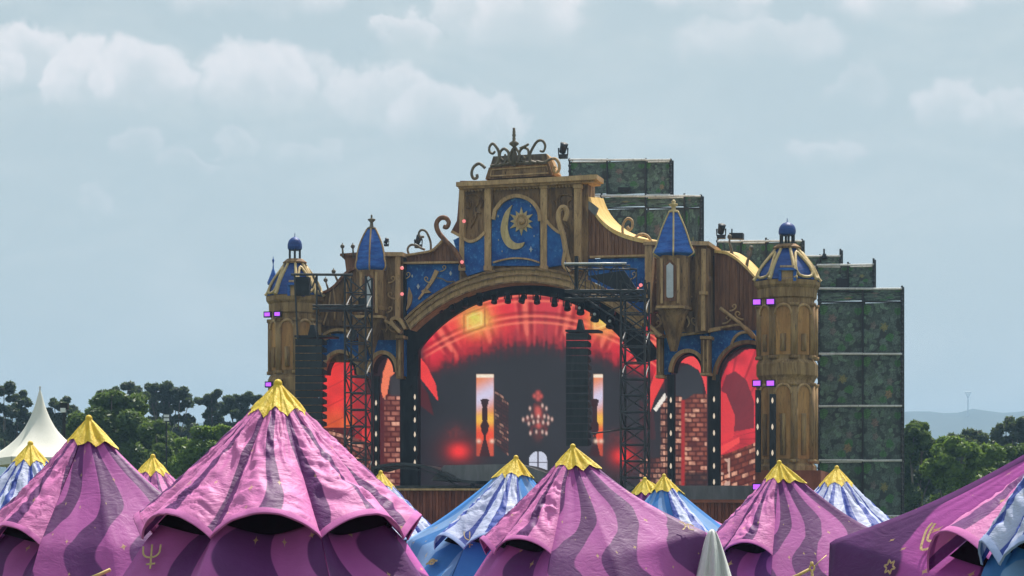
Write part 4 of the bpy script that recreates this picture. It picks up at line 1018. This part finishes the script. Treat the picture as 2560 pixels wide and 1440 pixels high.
# ------------------------------------------------------------------ scaffolding with printed tarps
def tarp_mesh(seed):
    r = np.random.RandomState(seed); nx, ny = 56, 68; X, Y = np.meshgrid(np.linspace(0, 1, nx + 1), np.linspace(0, 1, ny + 1))
    img = np.ones(X.shape + (3,)) * np.array((.062, .072, .074))
    def leaf(cx, cy, ln, wd, ang, col, k=1.):
        nonlocal img
        dx = (X - cx) * .82; dy = (Y - cy); ca, sa = math.cos(ang), math.sin(ang); a = (dx * ca + dy * sa) / ln + .5; b = (-dx * sa + dy * ca) / wd
        w = np.where((a > 0) & (a < 1), np.sqrt(np.clip(a, 0, 1)) * (1 - np.clip(a, 0, 1)) * 2.6, 0)
        m = (np.abs(b) < w) * k; v = .75 + .5 * (np.abs(b) > .12) * (np.sin(a * 30) > -.3)
        img = img * (1 - m[..., None]) + np.array(col) * (m * v)[..., None]
    for i in range(80): leaf(r.rand(), r.rand(), r.uniform(.12, .3), r.uniform(.03, .08), r.uniform(0, 6.3), np.array((.10, .14, .125)) * r.uniform(.6, 1.9), .8)
    for i in range(26): leaf(r.rand(), r.rand(), r.uniform(.08, .2), r.uniform(.02, .05), r.uniform(0, 6.3), np.array((.16, .25, .18)) * r.uniform(.5, 1.5), .85)
    leaf(.08, .86, .2, .11, -1.3, (.10, .24, .09)); leaf(.70, .30, .17, .09, -1.2 + r.rand(), (.08, .22, .08)); leaf(.52, .12, .14, .08, 1.4, (.09, .22, .09)); leaf(.90, .82, .15, .08, -1.6, (.07, .19, .07))
    fl = [(.55, .52, (.30, .28, .12)), (.30, .70, (.27, .20, .18)), (.66, .22, (.32, .23, .13))][seed % 3]
    for j in range(6): leaf(fl[0] + .05 * math.cos(j * 1.1), fl[1] + .05 * math.sin(j * 1.1), .11, .03, j * 1.1 + .4, fl[2])
    f2 = (r.uniform(.2, .8), r.uniform(.2, .8))
    for j in range(5): leaf(f2[0] + .04 * math.cos(j * 1.25), f2[1] + .04 * math.sin(j * 1.25), .10, .03, j * 1.25, (.22, .20, .19))
    me = bpy.data.meshes.new('tarp'); zz = [(float(x), .012 * math.sin(7 * x + 3 * y) / 1.0, float(y)) for x, y in zip(X.ravel(), Y.ravel())]; w = nx + 1
    me.from_pydata(zz, [], [(j * w + i, j * w + i + 1, (j + 1) * w + i + 1, (j + 1) * w + i) for j in range(ny) for i in range(nx)])
    a = me.color_attributes.new('print', 'FLOAT_COLOR', 'POINT'); c = np.ones((X.size, 4), np.float32); c[:, :3] = img.reshape(-1, 3); a.data.foreach_set('color', c.ravel()); me.materials.append(M['tarp'])
    return me


TARPS = [tarp_mesh(i) for i in range(3)]
nb = -7.0
SL = S(2150, YH, nb); SL.z = 0
SCF = thing('scaffolding', SL, 'stepped scaffolding behind the stage hung with dark leaf-printed tarps', 'scaffolding')
BL = [([1424, 1518, 1614, 1676], [400, 488], -8.5), ([1504, 1614, 1711, 1752], [490, 520, 700], -8.0), ([1794, 1852, 1915, 2005], [603, 700], -7.5),
      ([1995, 2050, 2101], [640, 667, 730], -7.4), ([2042, 2120, 2184], [662, 720, 730], -7.2), ([2047, 2157, 2255], [722, 755, 885, 1015, 1151, 1290], -7.0)]
ti = 0
for (bx, by, n) in BL:
    for i in range(len(bx) - 1):
        for j in range(len(by) - 1):
            a = S(bx[i] + 1, by[j + 1] - 1, n); b = S(bx[i + 1] - 1, by[j] + 1, n)
            o = bpy.data.objects.new('tarp', TARPS[(ti + j) % 3]); ti += 1; COL.objects.link(o); o.parent = SCF; o.location = a - SL; o.rotation_euler = (0, 0, ANG)
            o.scale = ((b - a).dot(U), rnd.uniform(.8, 2.5), b.z - a.z)
    for i, x in enumerate(bx):
        edge = i == len(bx) - 1; top = by[0] - rnd.uniform(3, 9) - (10 if edge and n in (-7.4, -7.2) else 0)
        mb = MB(); mb.tube([S(x, top, n + .12), S(x, by[-1] if n != -7 else YH + 58, n + .12)], .075, 6); mb.build('upright', M['truss'], SCF)
        mb = MB(); mb.tube([S(x, top, n + .12) - N * .9, S(x, by[-1] if n != -7 else YH + 58, n + .12) - N * .9], .075, 6); mb.build('upright', M['truss'], SCF)
        if edge or i == 0:
            mb = MB()
            for y in np.arange(by[0], by[-1], 14): mb.ball(S(x, y, n + .12), .13, 6)
            tag(mb.build('coupler', M['truss'], SCF), kind='stuff')
    for j, y in enumerate(by):
        dark = (y in (755, 520, 720, 700, 730))
        for i in range(len(bx) - 1):
            mb = MB(); mb.tube([S(bx[i], y + rnd.uniform(-1, 1), n + .2), S(bx[i + 1], y + rnd.uniform(-1, 1), n + .2)], .08 if not dark else .06, 6)
            if not dark and rnd.random() < .5: mb.tube([S(bx[i] + 6, y + 5, n + .1), S(bx[i + 1], y + 4, n + .1)], .05, 5)
            mb.build('ledger', M['truss' if dark else 'steel'], SCF)
    mb = MB(); p0, p1 = S(bx[-1], by[0], n), S(bx[-1], by[-1], n); mb.prism([p0 - N * .1, p1 - N * .1, p1 - N * .7, p0 - N * .7], U * -.02); mb.build('side_tarp', M['dark'], SCF)
part('equipment_ledge', 'black', SCF, (rect, (1545, 468, 1575, 480, -8.2, .3)))
part('equipment_ledge', 'black', SCF, (rect, (2090, 696, 2122, 718, -6.9, .3)))


# ------------------------------------------------------------------ tents
def tent(px, py, rot, hoods, kind, label, group, D=None, H=3.5, R1=1.38, z1=1.95, R2=2.7, porch=None, up=.235, outw=.15, seed=0, res=1.0, capv=.19, sag=.05, ush=None):
    D = D or (H - CZ) * F / (YH - py)
    base = Vector(((px - 1280) / F * D, D, 0)); T = thing('tent', base, label, 'tent', group); ORG[T.name] = base
    rdg = []
    for i in range(9):
        th = R(rot + 45 * (i % 8)); pr = [(.025, H), (R1, z1), (R2, 0)]
        if porch and (i % 8) in porch: Rp, zp, dth = porch[i % 8]; th = R(rot + 45 * (i % 8) + dth); pr = [(.025, H), (Rp, zp), (Rp + .12, 0)]
        rdg.append((th, pr))
    def rp(i, v):
        th, pr = rdg[i]
        if v <= 1: r = pr[0][0] + (pr[1][0] - pr[0][0]) * v; z = pr[0][1] + (pr[1][1] - pr[0][1]) * v - sag * math.sin(math.pi * v) * (2.2 if pr[1][0] > R1 * 1.2 else 1)
        else: w = v - 1; r = pr[1][0] + (pr[2][0] - pr[1][0]) * w; z = pr[1][1] + (pr[2][1] - pr[1][1]) * w
        return Vector((r * math.sin(th), -r * math.cos(th), z))
    def surf(u, v, hood, wr=1.0, off=0.0):
        i = min(7, int(u)); a = u - i
        P = rp(i, v).lerp(rp(i + 1, v), a)
        rd = Vector((P.x, P.y, 0)); rl = rd.length; rd = rd / rl if rl > 1e-6 else Vector((0, -1, 0))
        q = (rd + Z * .9).normalized(); b = math.sin(math.pi * a)
        if hood:
            P = P + (rd * outw + Z * up) * (b ** .85) * (v ** 1.15)
            x = mnoise.noise((u * 2.3 + seed * 7, v * 2.2, seed)); y = mnoise.noise((u * 4.2 + 2.2 * x + seed, v * 7.5 + 2.5 * x - 1.2 * b, 2.7 + seed)); w = mnoise.noise((u * 8 + 2 * y + seed, v * 13 + 3 * x, 9.1))
            calm = min(1, v * 2.5) * min(1, b * 2.2) * (1 - .75 * max(0, min(1, (v - .84) / .13))) * (.55 + .9 * max(0, .5 + x))
            P += q * wr * ((.62 - math.sqrt(y * y + .004) * 2.0) * .038 + (.5 - math.sqrt(w * w + .003) * 1.8) * .018) * calm
            P += q * wr * .016 * math.sin(u * 2 * math.pi * 1.5 + seed) * math.exp(-2 * v) * min(1, v * 9)
        else:
            P -= rd * (.04 * b * min(v, 1) + (.30 * b * math.exp(-((v - .95) / .32) ** 2) if i in hoods else 0))
            x = mnoise.noise((u * 2.1 + seed * 5, v * 1.3, seed)); w = mnoise.noise((u * 9 + seed, v * 1.1, 4.2))
            crease = math.exp(-((a if a < .5 else 1 - a) / .09) ** 2)
            P += q * wr * (.025 * x + .012 * w + .03 * crease * math.sin(u * 40 + v * 2)) * min(1, v * 2) + q * wr * .022 * math.sin(u * 2 * math.pi * 1.25 + seed) * math.exp(-2 * v) * min(1, v * 9)
        return P + q * off
    def sheet(name, mat, u0, u1, v0, v1, hood, nu, nv, off=0, vfn=None, parent=T, wr=1):
        mb = MB(); uv = []
        for j in range(nv + 1):
            for i in range(nu + 1):
                u = u0 + (u1 - u0) * i / nu; t = j / nv; ve = vfn(u) if vfn else v1; v = v0 + (ve - v0) * t
                P = surf(u, v, hood(u) if callable(hood) else hood, wr, off) + base; mb.v.append(tuple(P)); uv.append((u + (0 if name == 'hood' else (seed * .37 if ush is None else ush)), v))
        w = nu + 1; mb.f = [(j * w + i, j * w + i + 1, (j + 1) * w + i + 1, (j + 1) * w + i) for j in range(nv) for i in range(nu)]
        return mb.build(name, M[mat], parent, True, uv)
    c = kind
    sheet('canvas', c + '_body', 0, 8, .02, 2, False, int(8 * 10 * res), int(40 * res), off=-.03)
    for h in hoods:
        sheet('hood', c + '_hood', h, h + 1, .02, 1.0, True, int(22 * res), int(46 * res))
        sheet('vent_mesh', 'mesh', h + .03, h + .97, .5, 1.0, False, int(16 * res), 10, off=.018, vfn=lambda u: .90 + .085 * math.sin(math.pi * (u - h)) , wr=0)
        # hem: a stitched band along the lifted edge, folded under
        mb = MB(); m = int(26 * res)
        for i in range(m + 1):
            u = h + i / m * .9999; e = surf(u, 1.0, True); f = surf(u, .962, True, 1, .008); rd = Vector((e.x, e.y, 0)).normalized()
            for p in (f, surf(u, 1.0, True, 1, .010), e + rd * .012 - Z * .004, e - Z * .014 - rd * .01): mb.v.append(tuple(p + base))
        mb.f = [(i * 4 + k, (i + 1) * 4 + k, (i + 1) * 4 + k + 1, i * 4 + k + 1) for i in range(m) for k in range(3)]
        mb.build('hem', M[c + '_hem'], T, True)
    zig = lambda u: capv * (.88 + .42 * abs(u % 1 - .5))
    sheet('tip_cap', 'yellow', 0, 8, .0, capv, lambda u: (min(7, int(u)) in hoods), int(96 * res), max(4, int(10 * res)), off=.007, vfn=zig)
    mb = MB(); mb.ball(base + Z * (H + .005), .045, 10); mb.build('tip', M['yellow'], T, True)
    return T, base, surf


def decal(tn, px, py, strokes, size, label_name='printed_emblem', width=.10, hood=False, mat='gold'):
    """flat gold print lying on the cloth where the given sight line meets it"""
    T, base, surf = tn; best = None
    for i in range(0, 320):
        for j in range(8, 78):
            u, v = i / 40, j / 40; P = surf(u, v, hood, 0) + base
            qx = 1280 + P.x / P.y * F; qy = YH - (P.z - CZ) / P.y * F; d = math.hypot(qx - px, qy - py) + (P.y - base.y) * 14
            if best is None or d < best[0]: best = (d, u, v)
    _, u, v = best; P = surf(u, v, hood, 0); e = .02
    a = (surf(u + e, v, hood, 0) - P).normalized(); d_ = (surf(u, v + e, hood, 0) - P).normalized(); nn = a.cross(d_).normalized()
    if nn.y > 0: nn = -nn
    x = Vector((1, 0, 0)); x = (x - nn * x.dot(nn)).normalized(); y = nn.cross(x)
    if y.z < 0: y = -y
    mb = MB()
    for s in strokes:
        pts = crom(s, 4) if len(s) > 2 else s
        mb2 = [base + P + nn * .045 + (x * q[0] + y * q[1]) * size for q in pts]
        for k in range(len(mb2) - 1):
            t = (mb2[k + 1] - mb2[k]); sd_ = t.cross(nn).normalized() * size * width
            f = [mb2[k] + sd_, mb2[k] - sd_, mb2[k + 1] - sd_, mb2[k + 1] + sd_]; mb.prism(f, nn * .004)
    mb.build(label_name, M[mat], T)


GP, GB = 'purple wavy-striped tents', 'blue wavy-striped tents'
t_big = tent(695, 960, 22.5, range(8), 'p', 'big purple tent front and centre-left with scalloped hoods all round below a yellow tip', GP, seed=1, res=1.5)
t_lft = tent(222, 1047, -19, (7, 6), 'p', 'purple tent just left of the big one, with one raised hood facing left', GP, R1=1.22, z1=1.93, R2=2.3, porch={2: (2.0, 2.0, 0)}, seed=2, res=1.3)
t_mid = tent(1432, 1117, -15, (7, 6), 'p', 'purple tent in the middle with a long awning reaching right to a white cloth', GP, z1=1.85, porch={2: (2.15, 2.18, 0)}, seed=3, res=1.3)
t_rgt = tent(1948, 1157, -11, (7, 6), 'p', 'purple tent in front of the right corner tower, right of the white cloth', GP, R1=1.3, z1=1.85, porch={2: (2.4, 1.95, 0)}, seed=4, res=1.2)
t_blu = tent(1290, 1145, -39, (7, 0), 'b', 'blue tent between the big purple tent and the middle purple tent', GB, porch={6: (2.5, 2.15, 0)}, seed=5, res=1.2)
t_bl2 = tent(76, 1110, 10, range(8), 'b', 'blue tent at the far left in front of the white pagoda tent', GB, R1=1.3, seed=6)
t_b3 = tent(952, 1182, 5, (0, 1, 2, 7), 'b', 'blue tent whose slope shows right behind the big purple tent', GB, R1=1.3, seed=7)
t_b4 = tent(1660, 1190, 12, (0,), 'b', 'blue tent behind the long purple awning, next to a lone yellow tip', GB, porch={2: (2.2, 1.95, 0)}, seed=8)
t_b5 = tent(2092, 1170, 8, range(8), 'b', 'blue tent in front of the leaf-printed scaffolding', GB, R1=1.5, z1=1.85, seed=9)
t_p6 = tent(382, 1142, 0, range(8), 'p', 'distant purple tent showing only its tip between the two left purple tents', GP, R1=1.3, seed=10)
t_p7 = tent(1612, 1198, 0, (), 'p', 'distant purple tent with its yellow tip just left of a blue tent', GP, porch={2: (3.2, 1.9, 0)}, seed=11)
t_b8 = tent(917, 1179, 0, (), 'p', 'distant tent showing only a sliver of yellow tip at the big tent edge', GP, D=56, H=CZ + (YH - 1179) / F * 56, R1=1.2, seed=12)
t_big2 = tent(2800, 983, -49.5, (7,), 'd', 'large dark purple tent filling the lower right with a long sloping ridge', GP, D=27, R1=2.0, z1=1.62, R2=3.0, porch={6: (3.22, 1.97, 24)}, up=.42, outw=.2, seed=13, res=1.6, sag=.07, ush=.783)
t_bcr = tent(2745, 900, -22, range(8), 'b', 'blue tent cut off by the bottom right corner of the picture', GB, D=22, H=CZ + 510 / F * 22, R1=1.0, z1=1.70, R2=1.7, seed=14, res=1.4, up=.2, outw=.08)
PSI = [[(-.75, 1), (-.7, .3), (-.4, -.05), (0, -.12), (.4, -.05), (.7, .3), (.75, 1)], [(0, 1.1), (0, -1.2)], [(-.4, -.75), (.4, -.75)]]
decal(t_big, 378, 1392, PSI, .118, width=.08)
decal(t_blu, 1174, 1350, PSI, .13, width=.07)
STAR6 = [[(math.sin(R(a)) * (1 if k % 2 == 0 else .45), math.cos(R(a)) * (1 if k % 2 == 0 else .45)) for k, a in ((k, k * 30 + dk * 30) for dk in (0, 1))] for k in range(12)]
STAR6 = [[(math.sin(R(k * 30)) * (1 if k % 2 == 0 else .5), math.cos(R(k * 30)) * (1 if k % 2 == 0 else .5)), (math.sin(R(k * 30 + 30)) * (1 if k % 2 else .5), math.cos(R(k * 30 + 30)) * (1 if k % 2 else .5))] for k in range(12)]
decal(t_big2, 2233, 1422, STAR6, .085, 'printed_star', .11)
decal(t_big2, 2325, 1345, [[(.5, 1.3), (0, .9), (-.4, .1), (-.7, -.8), (-.2, -1.1), (.7, -1.1)], [(.7, 1.1), (.2, .5), (-.1, -.2), (.3, -.6)]], .15)
decal(t_mid, 1716, 1322, [[(-1, .7), (-.4, .5), (-.2, -.2), (-.6, -.8)], [(-.2, .1), (.4, .4), (1, .1)], [(.2, .5), (.3, -.5), (1, -.6)]], .11, width=.09)
decal(t_blu, 1084, 1412, [[(-1, -.1), (-.4, .1), (.4, .15), (1, 0)], [(-.5, .1), (-.2, .45), (.3, .45), (.5, .1)], [(-.5, 0), (-.1, -.3), (.3, -.25), (.5, .1)]], .11, 'printed_planet', .16)

# white pagoda tent
D = 75; b = at(100, YH, D); b.z = 0; k = D / F
PT = thing('pagoda_tent', b, 'white pagoda tent with a tall pointed roof at the far left', 'tent')
mb = MB(); prof = crom([(1, 973), (5, 985), (14, 1015), (28, 1048), (48, 1082), (76, 1116), (112, 1148)], 6); nseg = 32
for (r, y) in prof:
    for j in range(nseg):
        t = 2 * math.pi * j / nseg + R(28); q = max(abs(math.cos(t - R(28))), abs(math.sin(t - R(28)))); rr = r * k * (1 / q) ** (min(1, r / 90)) * .92
        mb.v.append((b.x + rr * math.sin(t), b.y - rr * math.cos(t), CZ + (YH - y) * k))
mb.f = [(i * nseg + j, i * nseg + (j + 1) % nseg, (i + 1) * nseg + (j + 1) % nseg, (i + 1) * nseg + j) for i in range(len(prof) - 1) for j in range(nseg)]
mb.build('roof', M['pagoda'], PT, True)
hwid = 112 * k * .95
mb = MB()
for j in range(4):
    t = R(28 + 90 * j); a = Vector((math.sin(t), -math.cos(t), 0)); c_ = Vector((math.cos(t), math.sin(t), 0)); z0 = CZ + (YH - 1165) * k; z1_ = CZ + (YH - 1147) * k
    p = [b + a * hwid + c_ * hwid + Z * z0, b + a * hwid - c_ * hwid + Z * z0, b + a * hwid - c_ * hwid + Z * z1_, b + a * hwid + c_ * hwid + Z * z1_]; mb.prism(p, a * -.03)
mb.build('valance', M['pagoda'], PT)
for j in range(4):
    t = R(28 + 45 + 90 * j); p = b + Vector((math.sin(t), -math.cos(t), 0)) * hwid * 1.38
    mb = MB(); mb.tube([p, p + Z * (CZ + (YH - 1160) * k)], .05, 8); mb.build('pole', M['steel'], PT)
mb = MB(); mb.tube([b + Z * (CZ + (YH - 975) * k), b + Z * (CZ + (YH - 966) * k)], .03, 6); mb.build('tip', M['steel'], PT)

# white cloth hung over the awning corner
D = 38.6; p0 = at(1783, 1326, D); k = D / F
mb = MB(); rows_ = []
nu, nv = 30, 26
for j in range(nv + 1):
    s = j / nv; y = 1326 + s * 160
    for i in range(nu + 1):
        a = -1 + 2 * i / nu; w = 8 + 46 * s ** .75; cxx = 1780 + 6 * s
        dep = .28 * math.cos(a * math.pi / 2) * (s ** .6) + .07 * math.sin(a * 8 + 2 * s) * s ** .5 + .035 * math.sin(a * 15 + 1 + 3 * s) * s ** .5
        P = at(cxx + a * w + 2.5 * math.sin(5 * a + s * 3) * s, y, D); P.y -= dep; P.z = CZ + (YH - y) * k + .02 * math.cos(a * 2) * (1 - s); mb.v.append(tuple(P - p0))
w_ = nu + 1; mb.f = [(j * w_ + i, j * w_ + i + 1, (j + 1) * w_ + i + 1, (j + 1) * w_ + i) for j in range(nv) for i in range(nu)]
o = mb.build('white_cloth', M['sheet'], smooth=True); o.location = p0; sm = o.modifiers.new('solid', 'SOLIDIFY'); sm.thickness = .006
tag(o, 'white cloth draped over the end of the long purple awning', 'cloth')

# guy ropes
D = 34; p0 = at(2030, 1420, D)
RP = thing('guy_rope', p0, 'yellow guy rope with a knotted ring before the dark purple tent corner', 'rope')
mb = MB(); mb.tube([at(1960, 1452, D), at(1995, 1438, D), at(2026, 1422, D)], .022, 6); mb.tube([at(2034, 1418, D), at(2050, 1402, D), at(2066, 1388, D + .5)], .006, 6); mb.tube([at(2030, 1428, D), at(2031, 1460, D)], .018, 6); mb.build('cord', M['rope'], RP, True)
mb = MB(); mb.tube([at(2030 + 6 * math.cos(R(a)), 1420 + 7 * math.sin(R(a)), D) for a in range(0, 360, 30)], .014, 6, closed=True); mb.tube([at(2030, 1414, D), at(2029, 1404, D)], .03, 6, .018); mb.build('ring', M['rope'], RP, True)
D = 27; p0 = at(250, 1436, D); RP = thing('guy_rope', p0, 'short pale rope end between the two left purple tents at the bottom edge', 'rope')
mb = MB(); mb.tube([at(225, 1446, D), at(250, 1436, D), at(276, 1424, D)], .02, 6); mb.build('cord', M['rope'], RP, True)


# ------------------------------------------------------------------ trees
def leaves(mb, c, r, n, size, rg, flat=1.0, shell=.55, droop=.0):
    n = int(n * 1.55); size *= .8
    for _ in range(n):
        d = Vector((rg.gauss(0, 1), rg.gauss(0, 1), rg.gauss(0, 1))).normalized(); q = r * (shell + (1 - shell) * rg.random() ** .6)
        p = c + Vector((d.x * q, d.y * q, d.z * q * flat - droop * abs(d.x) * q))
        a = Vector((rg.gauss(0, 1), rg.gauss(0, 1), rg.gauss(0, .7))).normalized(); b = a.cross(d + Vector((.01, .3, .4)))
        if b.length < .01: continue
        b.normalize(); s = size * rg.uniform(.5, 1.5); w = s * rg.uniform(.25, .5)
        o = len(mb.v); mb.v.extend([tuple(p - a * s), tuple(p + b * w), tuple(p + a * s), tuple(p - b * w)]); mb.f.append((o, o + 1, o + 2, o + 3))


def tree(name, label, D, trunk_x, clumps, leaf, per, mat, group, seed, split=3, trunk_r=.25, flat=.85, fill=0):
    """trunk, limbs to every clump, and a crown of leaf-sized faces gathered in clumps of clumps"""
    rg = random.Random(seed); base = at(trunk_x, YH, D); base.z = 0
    T = thing(name, base, label, 'tree', group); k = D / F; crown = MB(); wood = MB()
    top = min(c[1] for c in clumps); ctr = [at(c[0], c[1], D + rg.uniform(-1, 1) * c[2] * k * 1.3) for c in clumps]
    fork = base + Z * (min(p.z for p in ctr) * .55) + Vector((rg.uniform(-.3, .3), 0, 0)); wood.tube([base, base.lerp(fork, .5) + Vector((.1, 0, 0)), fork], trunk_r, 7, trunk_r * .7)
    if fill:
        more = [(c[0] + rg.uniform(-1.25, 1.25) * c[2], c[1] + rg.uniform(-.5, 1.3) * c[2], c[2] * rg.uniform(.45, .8)) for c in clumps for _ in range(fill)]
        for c in more:
            p = at(c[0], c[1], D + rg.uniform(-1, 1) * c[2] * k * 2)
            leaves(crown, p, c[2] * k, int(per * .6), leaf, rg, flat, .2)
    for p, c in zip(ctr, clumps):
        mid = fork.lerp(p, .55) + Vector((rg.uniform(-.5, .5), rg.uniform(-.4, .4), .4)); wood.tube([fork, mid, p + Z * c[2] * k * .3], trunk_r * .55, 5, .05)
        r = c[2] * k
        for q in range(split):
            d = Vector((rg.gauss(0, 1), rg.gauss(0, 1), rg.gauss(0, .8))).normalized() * r * .58
            leaves(crown, p + d, r * rg.uniform(.45, .66), per // split, leaf, rg, flat)
    wood.build('trunk', M['bark'], T, True); crown.build('crown', M[mat], T, recalc=False)


GUM = 'gum trees in a row behind the left tents'
tree('gum_tree', 'dark gum tree at the far left edge behind the white pagoda tent', 330, 30, [(10, 975, 22), (38, 992, 20), (66, 1000, 18), (14, 1020, 24), (48, 1036, 22), (80, 1040, 16), (20, 1068, 24), (60, 1078, 20)], .30, 620, 'leaf_gum', GUM, fill=3, seed=1)
tree('gum_tree', 'slim gum tree just right of the white pagoda tip', 330, 168, [(164, 1002, 16), (172, 1026, 18), (160, 1048, 18), (172, 1076, 20), (135, 1005, 13), (128, 1030, 12)], .30, 520, 'leaf_gum', GUM, fill=3, seed=2)
tree('gum_tree', 'gum tree crown rising behind the round green tree', 325, 300, [(258, 985, 18), (290, 978, 18), (322, 972, 20), (346, 984, 16), (270, 1010, 20), (330, 1006, 20)], .30, 560, 'leaf_gum', GUM, fill=3, seed=3)
tree('gum_tree', 'broad gum tree with clumped crown in the middle of the row', 335, 425, [(388, 973, 20), (378, 998, 18), (420, 972, 20), (450, 985, 22), (474, 1004, 17), (410, 1002, 22), (440, 1020, 20), (384, 1030, 18), (420, 1048, 20), (462, 1048, 16), (440, 1080, 20)], .30, 560, 'leaf_gum', GUM, fill=3, seed=4)
tree('gum_tree', 'narrow upright gum tree standing alone in the row', 335, 529, [(529, 986, 16), (520, 1006, 16), (538, 1014, 16), (526, 1036, 18), (534, 1062, 18), (515, 1080, 18)], .30, 540, 'leaf_gum', GUM, fill=3, seed=5)
tree('gum_tree', 'gum tree at the right end of the row beside the big tent tip', 330, 610, [(565, 998, 14), (592, 1000, 17), (618, 992, 15), (640, 996, 15), (660, 1004, 14), (580, 1026, 18), (612, 1030, 20), (646, 1030, 16), (600, 1062, 22), (560, 1066, 18), (640, 1060, 18)], .30, 520, 'leaf_gum', GUM, fill=3, seed=6)
GRN = 'leafy green trees behind the left tents'
tree('leafy_tree', 'large round green tree behind the left purple tent', 230, 300, [(280, 1000, 40), (240, 1030, 42), (330, 1020, 44), (200, 1068, 38), (270, 1072, 50), (350, 1070, 48), (230, 1110, 44), (310, 1120, 50), (395, 1110, 42), (260, 1160, 50), (350, 1165, 50)], .30, 1300, 'leaf_mango', GRN, 11, 4, fill=2)
tree('leafy_tree', 'green tree right of the large round one, with a lower crown', 225, 410, [(385, 1075, 34), (420, 1100, 36), (440, 1130, 36), (400, 1150, 40), (450, 1175, 40), (380, 1190, 40)], .30, 1100, 'leaf_mango', GRN, 12, 4)
tree('leafy_tree', 'low pale green tree nearest the big purple tent', 215, 505, [(500, 1088, 30), (470, 1105, 28), (530, 1095, 30), (555, 1080, 24), (490, 1135, 36), (530, 1130, 34), (570, 1110, 32), (450, 1160, 36), (510, 1170, 40)], .28, 1000, 'leaf_lime', GRN, 13, 4)
GRR = 'leafy green trees right of the scaffolding'
tree('leafy_tree', 'tall green tree against the right edge of the scaffolding', 240, 2290, [(2285, 1080, 24), (2300, 1072, 18), (2265, 1100, 28), (2310, 1110, 34), (2275, 1150, 44), (2325, 1150, 40), (2270, 1200, 50), (2330, 1200, 48), (2280, 1250, 50)], .30, 1200, 'leaf_mango', GRR, 21, 4, fill=2)
tree('leafy_tree', 'bright yellow-green bushy tree in the middle right of the scaffolding', 232, 2390, [(2345, 1105, 26), (2370, 1125, 34), (2410, 1130, 34), (2450, 1130, 34), (2350, 1170, 44), (2410, 1180, 46), (2460, 1175, 44), (2380, 1230, 50), (2450, 1230, 48)], .30, 1200, 'leaf_lime', GRR, 22, 4, fill=2)
tree('leafy_tree', 'dark feathery tree top half hidden behind the bright bushy tree', 300, 2425, [(2400, 1100, 18), (2425, 1092, 20), (2450, 1096, 20), (2412, 1120, 26), (2446, 1122, 26)], .30, 500, 'leaf_gum', GRR, 23, 3, fill=4)
tree('leafy_tree', 'greyish spreading tree at the right edge behind the sloping tent ridge', 310, 2530, [(2490, 1085, 16), (2515, 1065, 18), (2545, 1058, 20), (2500, 1105, 16), (2530, 1090, 20), (2560, 1085, 22), (2480, 1120, 14), (2540, 1120, 22), (2590, 1080, 24)], .32, 420, 'leaf_gum', GRR, 24, 3, fill=4)
tree('leafy_tree', 'green tree low at the right edge just above the tent ridge', 235, 2530, [(2510, 1130, 28), (2545, 1125, 28), (2580, 1130, 28), (2500, 1170, 36), (2550, 1170, 36), (2470, 1200, 40)], .28, 900, 'leaf_mango', GRR, 25, 4)

# loudspeaker pole beside the pagoda tent, floodlight in the trees, far radio mast
D = 130; b = at(160, YH, D); b.z = 0; T = thing('speaker_pole', b, 'dark pole with a small white and black box right of the white pagoda tent', 'pole')
mb = MB(); mb.tube([b, at(160, 1008, D)], .09, 6); mb.build('pole', M['black'], T)
mb = MB(); mb.box(at(161, 1016, D), (.2, 0, 0), (0, .2, 0), (0, 0, .16)); mb.build('box', M['black'], T); mb = MB(); mb.box(at(159, 1026, D) + Vector((0, -.1, 0)), (.13, 0, 0), (0, .12, 0), (0, 0, .11)); mb.build('lamp', M['lens'], T)
D = 205; b = at(416, YH, D); b.z = 0; T = thing('floodlight_pole', b, 'thin pole with two small white floodlights among the left trees', 'pole')
mb = MB(); mb.tube([b, at(416, 1052, D)], .07, 6); mb.build('pole', M['black'], T)
for y in (1040, 1049): mb = MB(); mb.box(at(416, y, D), (.2, 0, 0), (0, .1, 0), (0, 0, .1)); mb.build('floodlight', M['lens'], T)
D = 4000; b = at(2420, 1040, D); T = thing('radio_mast', b, 'faint radio mast with a flared top on the far hill', 'mast')
mb = MB(); mb.tube([b, at(2420, 998, D)], 1.1, 6)
for dx in (-7, 0, 7): mb.tube([at(2420, 996, D), at(2420 + dx, 980, D)], .7, 5)
mb.tube([at(2412, 980, D), at(2428, 980, D)], .7, 5); mb.build('lattice', M['steel'], T)


def woodland(label_D, x0, x1, top, bot, n, mat, seed):
    rg = random.Random(seed); mb = MB(); D = label_D; k = D / F
    for _ in range(n):
        x = rg.uniform(x0, x1); y = bot + (top + 10 * mnoise.noise((x * .02, seed, 0)) - bot) * rg.random() ** .7
        leaves(mb, at(x, y, D + rg.uniform(-6, 6)), rg.uniform(12, 22) * k, 170, .34, rg, .8, .3)
    tag(mb.build('far_woodland', M[mat], recalc=False), kind='stuff')


woodland(345, -60, 720, 1058, 1240, 170, 'leaf_gum', 3)
woodland(330, 2230, 2640, 1135, 1330, 110, 'leaf_gum', 5)
